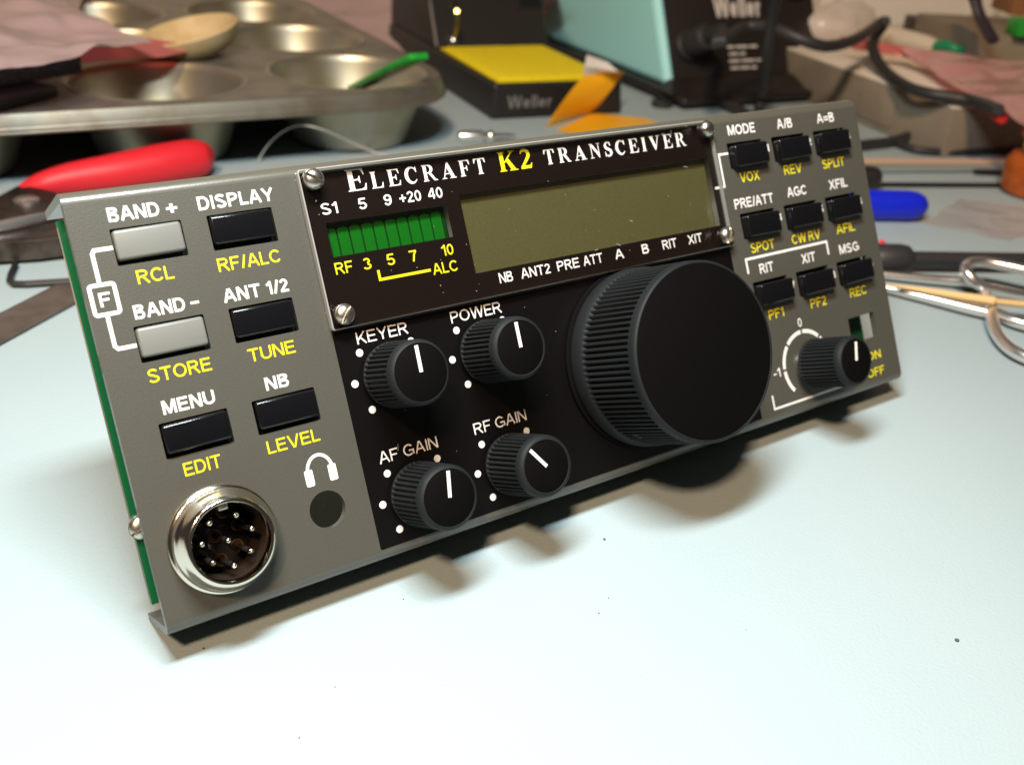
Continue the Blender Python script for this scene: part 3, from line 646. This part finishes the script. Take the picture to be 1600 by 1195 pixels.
# black foam on the tin
p = at(0, 137, 34.6); q = at(130, 115, 34.6)
fr = frame(q, q - p)
tag(MB().box(-75, 0, 0, 34, 0, 8.6, r=.6, fr=fr).build('foam_block', M['foam']), 'black foam block sticking out from under the mauve bag on the muffin tin', 'foam block')
p = at(-10, 176, 30.6); q = at(92, 150, 30.6)
tag(MB().box(-60, 0, 0, 36, 0, 3.8, r=.5, fr=frame(q, q - p)).build('shadow_sheet', M['holder']), 'thin black sheet standing in for the shadow on the muffin tin under the foam block', 'shadow sheet')  # black sheet added where only shadow falls below the foam

# shallow wooden bowl
bc = at(296, 56, 38)
fr = frame(bc, (1, 0, 0), (-.24, .02, 1))
b = MB().lathe([(9, -8.8), (14, -8.4), (18.5, -6), (21.8, -2), (23.4, 2.6), (22.6, 3.2), (21.8, 2.6), (20, -2), (17, -5.2), (12.5, -7), (0, -7.4)], 48, fr=fr)
tag(b.build('wooden_bowl', M['tan']), 'shallow beige wooden bowl resting between two muffin cups', 'bowl')

# green plastic strip leaning out of the near right cup
p = at(556, 138, 18); q = at(655, 88, 44)
fr = axis_frame(p, q); L_ = (q - p).length
b = MB().box(-4.6, 4.6, -1.4, 1.4, 0, L_, r=.6, fr=fr)
for i in range(4): b.box(-3.0, 3.0, -1.9, -1.25, 4 + i * 4, 6.2 + i * 4, r=.2, fr=fr)
tag(b.build('plastic_strip', M['green_plastic']), 'bright green plastic strip leaning out of the near right muffin cup', 'plastic strip')

# ------------------------------------------------------------------ red handled pliers
pl = empty('pliers', frame(at(60, 305, 0), (1, 0, 0)), 'pliers with a thick red grip pointing right and a dark jaw behind the panel corner', 'pliers')
inv = pl.matrix_world.inverted()
def child_world(mb, name, m, parent, smooth=35, bevel=0):
    o = mb.build(name, m, None, smooth=smooth, bevel=bevel); o.parent = parent
    o.matrix_parent_inverse = parent.matrix_world.inverted(); return o
g = [at(34, 303, 6), at(62, 291, 6.5), at(110, 280, 7.5), at(180, 270, 8), at(250, 258, 8.3), at(295, 250, 8.2), at(316, 247, 8), at(328, 246, 8), at(334, 246, 8)]
child_world(MB().tube(g, [2.6, 4.4, 5.8, 7.0, 7.9, 7.9, 6.9, 5.0, 2.2], 20, smooth=2), 'red_grip', M['red'], pl)
g2 = [at(40, 305, 5.5), at(90, 330, 5), at(130, 345, 5)]
head = MB().prism([tuple(at(u, v, 4)[:2]) for u, v in ((34, 306), (92, 318), (112, 352), (110, 388), (60, 394), (0, 398), (-60, 402), (-80, 372), (-60, 345), (0, 325))], 1.2, 8.5)
child_world(head, 'jaw', M['dark_steel'], pl, 0, .8)
child_world(MB().tube([at(-40, 362, 9.5), at(10, 352, 9.8), at(60, 342, 9.8), at(86, 337, 9.5)], [1.5, 1.8, 1.8, 1.2], 10, smooth=1), 'jaw_edge', M['chrome'], pl)
child_world(MB().lathe([(4.2, 0), (4.2, 1.2), (3.4, 1.8), (0, 2)], 24, fr=loc(*at(42, 317, 8.5))), 'pivot', M['chrome'], pl)

# hex key and steel rule
hp = [at(24, 413, 1.3), at(17, 428, 1.3), at(15, 438, 1.3), at(22, 444, 1.3), at(40, 444, 1.3), at(120, 439, 1.3), at(200, 436, 1.3)]
tag(MB().tube(hp, 1.05, 6, smooth=0).build('hex_key', M['iron_black'], smooth=0, bevel=0), 'small bent black hex key lying beside the steel rule', 'hex key')
p = at(0, 513, .8); d = (at(112, 454, .8) - p); fr = frame(p, d)
ru = MB().box(-60, 70, -6.7, 6.7, -.3, .3, r=.12, fr=fr); tag(ru.build('steel_rule', M['ruler']), 'narrow dark steel rule half hidden behind the left edge of the panel', 'ruler')

# clear line arching in front of the tin
tag(MB().tube([at(404, 252, .6), at(412, 236, 5), at(432, 213, 12), at(462, 197, 17), at(495, 200, 17), at(530, 214, 11), at(560, 228, 5), at(600, 243, .8), at(660, 262, .6)], .28, 8, smooth=2).build('nylon_line', M['nylon']), 'thin clear nylon line arching up in front of the muffin tin', 'line')

# small bright metal tip
p = at(716, 214, 2.6); q = at(812, 212, 2.6)
tag(MB().lathe([(0, 0), (2.4, .2), (2.8, 1), (2.8, 11.5), (2.0, 12), (1.9, 14), (2.6, 14.8), (2.8, 16.2), (2.2, 17.4), (1.4, 18), (1.0, 26), (.3, 29), (0, 29.2)], 24, fr=axis_frame(p, q)).build('metal_tip', mat('bright_tinned_metal', (.93, .91, .88), .28, 1.0)), 'small shiny metal tip lying on the mat just behind the panel', 'metal tip')

# ------------------------------------------------------------------ folded orange label
def ribbon3(name, rows, m, label=None, cat=None, parent=None, thick=.25):
    """rows: list of (left point, right point)"""
    b = MB(); n = len(rows); L = []
    for s_ in (0, 1):
        for l, r in rows: b.v += [tuple(l + Vector((0, 0, -thick * s_))), tuple((l + r) / 2 + Vector((0, 0, -thick * s_))), tuple(r + Vector((0, 0, -thick * s_)))]
    N = 3 * n
    for i in range(n - 1):
        for c in (0, 1):
            q = [3 * i + c, 3 * i + c + 1, 3 * i + c + 4, 3 * i + c + 3]; b.f.append(q); b.f.append([x + N for x in q[::-1]]); b.mi += [0, 0]
        for c in (0, 2): b.f.append([3 * i + c, 3 * i + c + 3, 3 * i + c + 3 + N, 3 * i + c + N]); b.mi.append(0)
    o = b.build(name, m, smooth=60)
    if parent: o.parent = parent; o.matrix_parent_inverse = parent.matrix_world.inverted()
    return tag(o, label, cat) if label else o
f1 = at(853, 198, .6); f2 = at(927, 176, .6)
lab = empty('paper_label', frame(f1, (1, 0, 0)), 'orange paper label folded over with a white end, in front of the sponge holder', 'paper label')
ribbon3('flat_leaf', [(at(870, 203, .6), at(925, 177, .6)), (at(905, 210, .6), at(960, 180, .6)), (at(960, 225, .6), at(1012, 186, .6)), (at(1000, 240, .6), at(1060, 205, .6))], M['orange'], parent=lab)
t1 = at(912, 118, 22); t2 = at(976, 112, 22)
def lerp(a, b_, t): return a * (1 - t) + b_ * t
rows = []
for i in range(9):
    t = i / 8; bl = Vector((-1, -1, 0)) * 4.5 * math.sin(pi * t)
    rows.append((lerp(f1, t1, t) + bl + Vector((0, 0, 1.5 * math.sin(pi * t))), lerp(f2, t2, t) + bl * .8))
ribbon3('raised_leaf', rows, M['orange'], parent=lab)
ribbon3('white_end', [(t1, t2), (at(913, 104, 26), at(966, 112, 25)), (at(917, 86, 29), at(950, 98, 28))], M['white_paper'], parent=lab)

# ------------------------------------------------------------------ soldering iron stand with sponge
HF = frame((254, 292, 0), (.986, -.167, 0))
st = empty('soldering_iron_stand', HF, 'black soldering iron stand holding a wet yellow sponge', 'soldering stand')
b = MB()
def loft(rects, fr=None):
    m_ = MB()
    for x0, x1, y0, y1, z in rects: m_.v += [(x0, y0, z), (x1, y0, z), (x1, y1, z), (x0, y1, z)]
    for j in range(len(rects) - 1):
        for i in range(4): m_.f.append([4 * j + i, 4 * j + (i + 1) % 4, 4 * j + 4 + (i + 1) % 4, 4 * j + 4 + i]); m_.mi.append(0)
    n = len(rects) - 1
    m_.f += [[3, 2, 1, 0], [4 * n, 4 * n + 1, 4 * n + 2, 4 * n + 3]]; m_.mi += [0, 0]
    return m_
loft([(0, 77, 0, 172, .3), (1.5, 75.5, 1.5, 171, 17.5)]).build('base', M['holder'], st, smooth=0, bevel=1.2)
o_ = MB().prism([(88, 17.6), (101, 40), (112, 78), (122, 110), (168, 110), (170, 17.6)], 2, 75, fr=Matrix(((0, 0, 1, 0), (1, 0, 0, 0), (0, 1, 0, 0), (0, 0, 0, 1)))).build('upright', M['holder'], st, smooth=0, bevel=1.5)
sp = MB()
nx, ny = 20, 26; X0, X1, Y0, Y1 = 4.5, 71, 4.5, 87
for j in range(ny + 1):
    for i in range(nx + 1):
        x = X0 + (X1 - X0) * i / nx; y = Y0 + (Y1 - Y0) * j / ny; e = min(x - X0, X1 - x, y - Y0, Y1 - y)
        sp.v.append((x, y, 19.6 + .35 * noise.noise(Vector((x * .12, y * .12, 0))) - (1.3 if e < .1 else 0)))
for j in range(ny):
    for i in range(nx): sp.f.append([j * (nx + 1) + i, j * (nx + 1) + i + 1, (j + 1) * (nx + 1) + i + 1, (j + 1) * (nx + 1) + i]); sp.mi.append(0)
sp.box(X0, X1, Y0, Y1, 17.55, 18.4)
sp.build('sponge', M['sponge'], st, smooth=60)
wt = MB(); write(wt, 'Weller', 9, 5.5, 34, 6.2, .2, h=0)
wt.build('lettering', M['grey_print'], st, fr=mfr(frame((0, -.2, 0), (1, 0, 0), (0, -1, .087))), smooth=0)
ih = HF.inverted()
for pts in ([at(699, 44, 24), at(706, 20, 34), at(710, -20, 52)], [at(708, 63, 22), at(715, 40, 31), at(714, 18, 42)]):
    pts = [ih @ p for p in pts]
    o_ = MB().tube(pts, 1.1, 10, smooth=1).build('spring_arm', M['brass'], st)
    MB().lathe([(0, -1.9), (1.4, -1.4), (1.9, 0), (1.4, 1.4), (0, 1.9)], 16, fr=loc(*pts[0])).build('ball_tip', M['chrome'], o_)

# ------------------------------------------------------------------ soldering station
SF = frame((377, 297, 0), (.9932, -.116, 0))
ss = empty('soldering_station', SF, 'teal soldering station with black sloping front panel standing on a black tray', 'soldering station')
side = Matrix(((0, 0, 1, 0), (1, 0, 0, 0), (0, 1, 0, 0), (0, 0, 0, 1)))   # (y, z) outline -> extrude along x
tl = math.tan(math.radians(27))
MB().prism([(0, 7.2), (0 + 82 * tl, 89), (140, 89), (150, 7.2)], 0, 120, fr=side).build('body', M['teal'], ss, smooth=0, bevel=3)
MB().box(-7, 132, -27, 160, 2.2, 7, r=2.2, seg=3).build('tray', M['station_black'], ss)
loft([(-10, 128, -20, -2, 6.8), (-1, 122, -6, -1.5, 12)]).build('tray_lip', M['station_black'], ss, smooth=0, bevel=1.0)
for x, y in ((-12, -14), (126, -14), (-12, 148), (126, 148)): MB().lathe([(6, 0.02), (6, 3.2)], 20, fr=loc(x, y)).build('foot', M['rubber'], ss)
zc = Vector((0, -1, tl)).normalized(); FPf = frame((0, 10 * tl - .0, 19), (1, 0, 0), zc)
MB().box(4, 116, -12, 72, .1, 1.8, r=.6, fr=FPf).build('front_panel', M['station_black'], ss)
wt = MB(); write(wt, 'Weller', 39, 25, 73, 12.5, .27, h=1.9, gap=.1)
wt.build('lettering', M['station_print'], ss, fr=mfr(FPf), smooth=0); wt = MB()
for i, row in enumerate(((5, 9, 6), (7, 4), (8, 10, 5), (6, 7, 4))):
    x = 45 + (i % 2) * .6
    for w in row:
        y = 6.8 - i * 4.1; wt.add([(x, y, 1.9), (x + w, y, 1.9), (x + w, y + 1.5, 1.9), (x, y + 1.5, 1.9)], [[0, 1, 2, 3]]); x += w + 1.3
wt.build('small_print', M['station_print'], ss, fr=mfr(FPf), smooth=0); wt = MB()
line(wt, arc(103.5, 0, 6.6, 6.6, -25, 205, 20), 1.2, 1.9); wt.add([(98.8, -3.4, 1.9), (108.2, -3.4, 1.9), (107.6, -.8, 1.9), (103.5, 4.6, 1.9), (99.4, -.8, 1.9)], [[0, 1, 2, 3, 4]])
wt.add([(97, -8.4, 1.9), (110, -8.4, 1.9), (110, -5.8, 1.9), (97, -5.8, 1.9)], [[0, 1, 2, 3]])
wt.build('emblem', M['station_print'], ss, fr=mfr(FPf), smooth=0)
pg = MB().lathe([(9.5, 1.8), (9.5, 5), (8.5, 6), (8, 18), (7, 20), (4.5, 21), (3.6, 34), (3, 34.2)], 32, fr=FPf @ loc(17, 9))
pg.build('iron_plug', M['rubber'], ss)
MB().lathe([(9, 1.8), (9, 9), (8, 10.5), (0, 10.6)], 32, fr=FPf @ loc(98, 44)).build('dial', M['station_black'], ss)

# ------------------------------------------------------------------ cables
def cable(pts, r, label, m=None, name='cable', cat='cable', group='black cables round the soldering station', smooth=2):
    return tag(MB().tube(pts, r, 12, smooth=smooth).build(name, m or M['rubber']), label, cat, group)
sp0 = SF @ FPf @ Vector((17, 9, 33))
cable([sp0, at(1120, 70, 45), at(1160, 44, 50), at(1200, 42, 52), at(1238, 56, 50), at(1290, 73, 46), at(1340, 60, 46), at(1372, 38, 48), at(1381, 34, 50), at(1383, 37, 47), at(1366, 62, 40), at(1366, 85, 35), at(1384, 112, 29.4), at(1420, 137, 29.4), at(1465, 149, 29.5), at(1520, 158, 29.5), at(1560, 172, 33)], 2.9, 'thick black cable looping from the station plug up over the grey cardboard box')
cable([at(1222, -40, 80), at(1208, 20, 60), at(1199, 80, 40), at(1192, 130, 20), at(1186, 168, 6), at(1175, 190, 3), at(1150, 215, 3)], 2.7, 'dark grey cable hanging straight down in front of the station panel')
cable([at(1040, 140, 3.2), at(1090, 148, 3.2), at(1130, 162, 3.2), at(1165, 178, 3.2), at(1200, 200, 3.2), at(1260, 215, 3.2)], 3.0, 'dark cable end lying on the mat under the front of the station tray')
cable([at(1250, 255, 3), at(1330, 230, 3), at(1390, 222, 3), at(1425, 210, 4), at(1460, 190, 8), at(1500, 164, 17), at(1540, 150, 28)], 2.6, 'black cable rising from the mat along the near side of the cardboard box')
cable([at(1400, 223, 2.2), at(1430, 234, 2.2), at(1480, 238, 2.2), at(1540, 236, 2.2), at(1600, 234, 2.2), at(1680, 236, 2.2)], 2.0, 'thin dark cable running flat along the foot of the cardboard box')

# ------------------------------------------------------------------ cardboard box on the right and what lies on it
e0 = at(1289, 97, 25); e1 = at(1556, 192, 25)
dv = (e0 - e1).normalized(); kc = at(1468, 247, 0); e1 = e1 + dv * (Vector((kc.x, kc.y, 25)) - e1).dot(dv); BF = frame((e1.x, e1.y, 0), -dv)       # x runs towards the camera along the near-left side
Lb = (e0 - e1).length
bx = empty('cardboard_box', BF, 'low grey cardboard box with a cream top at the right edge of the bench', 'cardboard box')
MB().box(-Lb - 120, 0, 0, 240, .2, 24.2, r=.8).build('carton', M['card'], bx)
MB().box(-Lb - 119, -.6, .6, 239, 24.25, 25.2, r=.3).build('lid', M['card_top'], bx)
MB().box(-70, -40, -.9, -.05, 4, 19, r=.3).build('torn_flap', M['card'], bx)
sheet('plastic_bag', [at(1432, 98, 31), at(1650, 216, 34), at(1690, 100, 42), at(1410, 74, 37)], 40, 22, 4.5, 3.0, M['pink_film'], 'large pink plastic bag draped across the top of the cardboard box', 'plastic bag', 4, minz=25.6)
sheet('plastic_bag', [at(1330, 75, 33), at(1440, 96, 31), at(1425, 76, 36), at(1312, 55, 40)], 24, 8, 2.2, 5.0, M['red_film'], 'narrow twisted rose plastic strip trailing from the pink bag', 'plastic bag', 5, minz=25.6)
p = at(1372, 52, 36); q = at(1462, 74, 36)
cl = empty('test_clip', axis_frame(p, q), 'cream test clip with a green wire lying above the pink bag', 'test clip')
Lc = (q - p).length
MB().lathe([(0, 0), (4.2, .3), (5.2, 1.5), (5.6, Lc * .5), (5.2, Lc * .85), (4, Lc), (0, Lc + .4)], 24).build('boot', M['cream'], cl)
child_world(MB().tube([q, at(1478, 72, 38), at(1492, 78, 37), at(1510, 82, 36), at(1530, 90, 34), at(1542, 98, 32), at(1560, 112, 30)], [3.4, 3.2, 3.0, 2.0, 1.9, 1.9, 1.9], 12, smooth=1), 'wire', M['green_wire'], cl)
p = at(1500, 128, 27); tag(MB().tube([at(1532, 163, 28), at(1545, 172, 28.5), at(1552, 182, 28), at(1566, 190, 28.5), at(1572, 180, 29), at(1556, 168, 30)], 1.3, 10, smooth=2).build('red_wire', mat('red_insulation', (.62, .02, .015), .4)), 'short curl of red wire under the edge of the pink bag', 'wire')
p = at(1532, 112, 30); tag(MB().box(0, 160, 0, 70, 0, 22, r=1, fr=frame((p.x + 6, p.y + 12, 25.6), (.9, -.45, 0))).build('grey_box', M['card']), 'plain grey box sitting on the cream lid behind the pink bag', 'box')

# white carton and things against the back on the right
p = at(1300, 40, 10)
wb = empty('white_bin', frame((600, 420, 0), (.86, -.51, 0)), 'big cream storage bin with upright ribs standing behind the cardboard box', 'storage bin')
MB().box(-30, 460, 0, 160, .3, 230, r=4).build('bin_wall', M['wall'], wb)
for x in (24, 40, 150, 168, 186, 300): MB().box(x, x + 5, -3.2, -.02, 2, 226, r=1).build('rib', M['card_top'], wb)
tag(MB().tube([at(1516, -30, 75), at(1524, 2, 66), at(1533, 30, 58), at(1552, 64, 49.5)], 3.6, 12, smooth=2, flat=.7).build('strap', M['purple']), 'dark purple strap hanging down behind the grey box', 'strap')
tag(MB().box(0, 60, 0, 26, 0, 12, r=1, fr=frame((at(1432, 62, 26)).to_tuple(), (.85, -.5, 0))).build('black_case', M['holder']), 'flat black case lying behind the green wire', 'case')
bl_ = MB(); pc = at(1310, 42, 34)
for j in range(13):
    for i in range(24):
        a = 2 * pi * i / 24; e = -pi / 2 + pi * j / 12; d = Vector((math.cos(a) * math.cos(e), math.sin(a) * math.cos(e), math.sin(e)))
        r_ = 1 + .22 * noise.noise(d * 1.7)
        bl_.v.append((pc.x + 34 * d.x * r_, pc.y + 20 * d.y * r_, max(25.4, pc.z + 15 * d.z * r_)))
for j in range(12):
    for i in range(24): bl_.f.append([j * 24 + i, j * 24 + (i + 1) % 24, (j + 1) * 24 + (i + 1) % 24, (j + 1) * 24 + i]); bl_.mi.append(0)
tag(bl_.build('white_bundle', mat('white_wrapping', (.66, .60, .54), .25, 0, (90, .6, 3)), smooth=70), 'shiny white wrapped bundle lying between the teal station and the cream clip', 'bundle')
p = at(1586, 58, 48); tag(MB().box(0, 40, 0, 14, 0, 9, r=1, fr=frame(p, (.83, -.55, 0))).build('green_connector', M['green_plastic']), 'small green connector on top of the grey box', 'connector')
p = at(1582, 30, 50); tag(MB().box(0, 70, 0, 30, -2, 60, r=1, fr=frame((p.x + 30, p.y + 20, 50), (.83, -.55, 0))).build('brown_carton', M['rust']), 'brown carton corner at the far right edge behind the green connector', 'carton')

# pale sheet far behind the tin
tag(MB().box(0, 260, 0, 3, 0, 140, r=.5, fr=frame((at(185, 4, 0)).to_tuple(), (.98, -.2, 0))).build('white_board', M['white_paper']), 'pale white board standing far behind the muffin tin', 'board')

# ------------------------------------------------------------------ tools on the right of the panel
def rodlike(name, p, q, prof, m, label, cat, n=20, group=None, parent=None):
    return tag(MB().lathe(prof, n, fr=axis_frame(p, q)).build(name, m), label, cat, group)
p = at(1448, 322, 6.3); q = at(1250, 318, 6.3)
tag(MB().lathe([(0, 0), (2.4, .5), (4.4, 2.2), (5.7, 5), (6.2, 9), (6.3, 30), (6.0, 52), (3, 55), (2.4, 62), (0, 62)], 28, fr=axis_frame(p, q)).build('blue_handle_tool', M['blue']), 'tool with a rounded bright blue handle poking out behind the panel', 'hand tool')
p = at(1376, 279, 6); q = at(1240, 270, 6)
rodlike('black_handle_tool', p, q, [(0, 0), (3, .3), (4.6, 1.8), (5.2, 5), (5.2, 40), (4, 44), (0, 44)], M['holder'], 'tool with a stubby black rounded handle above the blue handle', 'hand tool')
pr = empty('test_probe', axis_frame(at(1384, 405, 5), at(1650, 408, 5)), 'black test probe with a red ring lying behind the steel scissors', 'test probe')
a_, b2 = at(1384, 405, 5), at(1650, 408, 5)
MB().lathe([(0, -6), (4.4, -5.5), (5.6, -3), (5.6, 5), (5.0, 8), (3.0, 10), (2.9, 90), (0, 90)], 24).build('probe_body', M['rubber'], pr)
child_world(MB().lathe([(0, -1.2), (.9, -.9), (1.25, 0), (.9, .9), (0, 1.2)], 16, fr=loc(*at(1378, 380, 9))), 'red_ring', mat('red_bead', (.75, .02, .03), .4), pr)

# steel scissor-handled clamp
hm = empty('forceps', frame(at(1520, 450, 0), (1, 0, 0)), 'shiny steel scissor-handled forceps with two finger loops lying on the mat', 'forceps')
child_world(MB().tube([at(1340, 424, 2.4), at(1388, 430, 2.4), at(1450, 436, 2.6), at(1508, 441, 2.8), at(1530, 447, 2.9)], [1.3, 1.5, 1.7, 1.9, 1.9], 12, smooth=1), 'upper_shank', M['chrome'], hm)
child_world(MB().tube([at(1340, 438, 2.4), at(1388, 451, 2.4), at(1450, 466, 2.6), at(1510, 481, 2.8), at(1546, 489, 2.9)], [1.3, 1.5, 1.7, 1.9, 1.9], 12, smooth=1), 'lower_shank', M['chrome'], hm)
child_world(MB().tube([at(u, v, 9.6 if v < 425 else 9.6 - (v - 425) * .17) for u, v in ((1516, 433), (1508, 422), (1512, 413), (1532, 409), (1565, 414), (1610, 424), (1650, 438), (1662, 454), (1628, 463), (1585, 459), (1546, 450), (1526, 442))], 1.9, 12, closed=True, smooth=2), 'finger_loop', M['chrome'], hm)
child_world(MB().tube([at(u, v, 3) for u, v in ((1549, 488), (1553, 510), (1566, 533), (1590, 552), (1630, 566), (1670, 566), (1685, 548), (1660, 526), (1620, 512), (1585, 502), (1562, 492))], 2.0, 12, closed=True, smooth=2), 'finger_loop', M['chrome'], hm)
child_world(MB().prism([tuple(at(u, v, 3)[:2]) for u, v in ((1516, 434), (1536, 438), (1544, 458), (1562, 490), (1546, 492), (1532, 462))], 1.8, 4.0), 'ratchet', M['chrome'], hm, 0, .5)
pk = [at(1382, 444, 5.2), at(1440, 453, 5.4), at(1500, 463, 5.6), at(1552, 471, 5.8), at(1556, 471, 5.8), at(1640, 480, 6)]
tag(MB().tube(pk, [.3, .9, 1.4, 1.7, 1.15, 1.1], 10).build('bamboo_pick', M['pick']), 'pale bamboo pick lying across the steel forceps', 'wooden pick')

# long rods
rodlike('thin_rod', at(1250, 252, 2.1), at(1650, 256, 2.1), [(2.0, 0), (2.0, 165), (1.4, 178), (0, 180)], M['rod_tan'], 'long tan rod lying on the mat in front of the thin dark cable', 'rod', 16)
rodlike('thin_rod', at(1250, 266, 1.7), at(1600, 264, 1.7), [(1.6, 0), (1.6, 150), (0, 150.2)], M['rod_grey'], 'long bluish grey rod lying just in front of the tan rod', 'rod', 16)
rodlike('thin_rod', at(1250, 288, 1.2), at(1640, 290, 1.2), [(1.1, 0), (1.1, 160), (0, 160.2)], M['iron_black'], 'thinnest dark rod, nearest the blue handle', 'rod', 16)
tag(MB().box(-9, 9, -2.6, 2.6, 0, 2.2, r=.5, fr=frame(at(1548, 273, 0.02), (.85, -.5, 0))).build('dark_clip', M['iron_black']), 'small dark clip lying on the mat beside the amber bottle', 'clip')
ac_ = at(1612, 304, 0)
ab = MB().lathe([(0, .1), (12, .1), (14.5, 2), (15, 6), (15, 16), (13, 19.5), (9, 21), (8, 23)], 40, fr=loc(ac_.x, ac_.y, 0))
amb = empty('amber_bottle', loc(ac_.x, ac_.y, 0), 'squat amber plastic bottle cut off by the right edge of the picture', 'bottle')
o_ = MB().lathe([(0, .1), (12, .1), (14.5, 2), (15, 6), (15, 15), (13, 18), (9, 19), (8, 20.5)], 40).build('bottle_body', M['amber'], amb)
MB().lathe([(9.5, 20.6), (9.8, 22), (9.8, 23.2), (9.5, 23.5), (0, 23.5)], 32).build('yellow_ring', mat('yellow_plastic', (.62, .42, .02), .4), amb)
MB().lathe([(9.4, 23.6), (12, 26), (12, 36), (10, 40), (0, 40.5)], 32).build('cap', mat('orange_red_plastic', (.52, .07, .012), .35), amb)
sheet('clear_bag', [at(1440, 346, .8), at(1580, 376, .8), at(1660, 332, 1.5), at(1500, 308, 1.5)], 34, 22, 2.6, 5.0, M['clear_film'], 'flat crumpled clear plastic bag on the mat beside the blue handle', 'plastic bag', 9, minz=.3)

# crumbs on the mat
def crumb(u, v, r, label):
    p = at(u, v, r * .6); bm = bmesh.new(); bmesh.ops.create_icosphere(bm, subdivisions=2, radius=r)
    for w in bm.verts: w.co *= 1 + .5 * noise.noise(w.co * 1.9 + Vector((u, v, 0)))
    for w in bm.verts: w.co.z *= .6
    tag(MB().bm(bm, fr=loc(*p)).build('crumb', M['crumb']), label, 'crumb', 'specks of debris on the mat')
crumb(1495, 999, .42, 'dark speck alone on the open mat right of the panel')
crumb(944, 842, .3, 'tiny dark speck in front of the main knob shadow')
crumb(318, 1012, .22, 'tiny speck by the lower left corner of the panel')

rc = random.Random(11)
for i in range(7):
    u, v = rc.uniform(420, 1560), rc.uniform(700, 1160)
    if v < 1010 - .36 * (u - 250): continue
    crumb(u, v, rc.uniform(.08, .14), 'faint tiny speck scattered on the open pale mat')
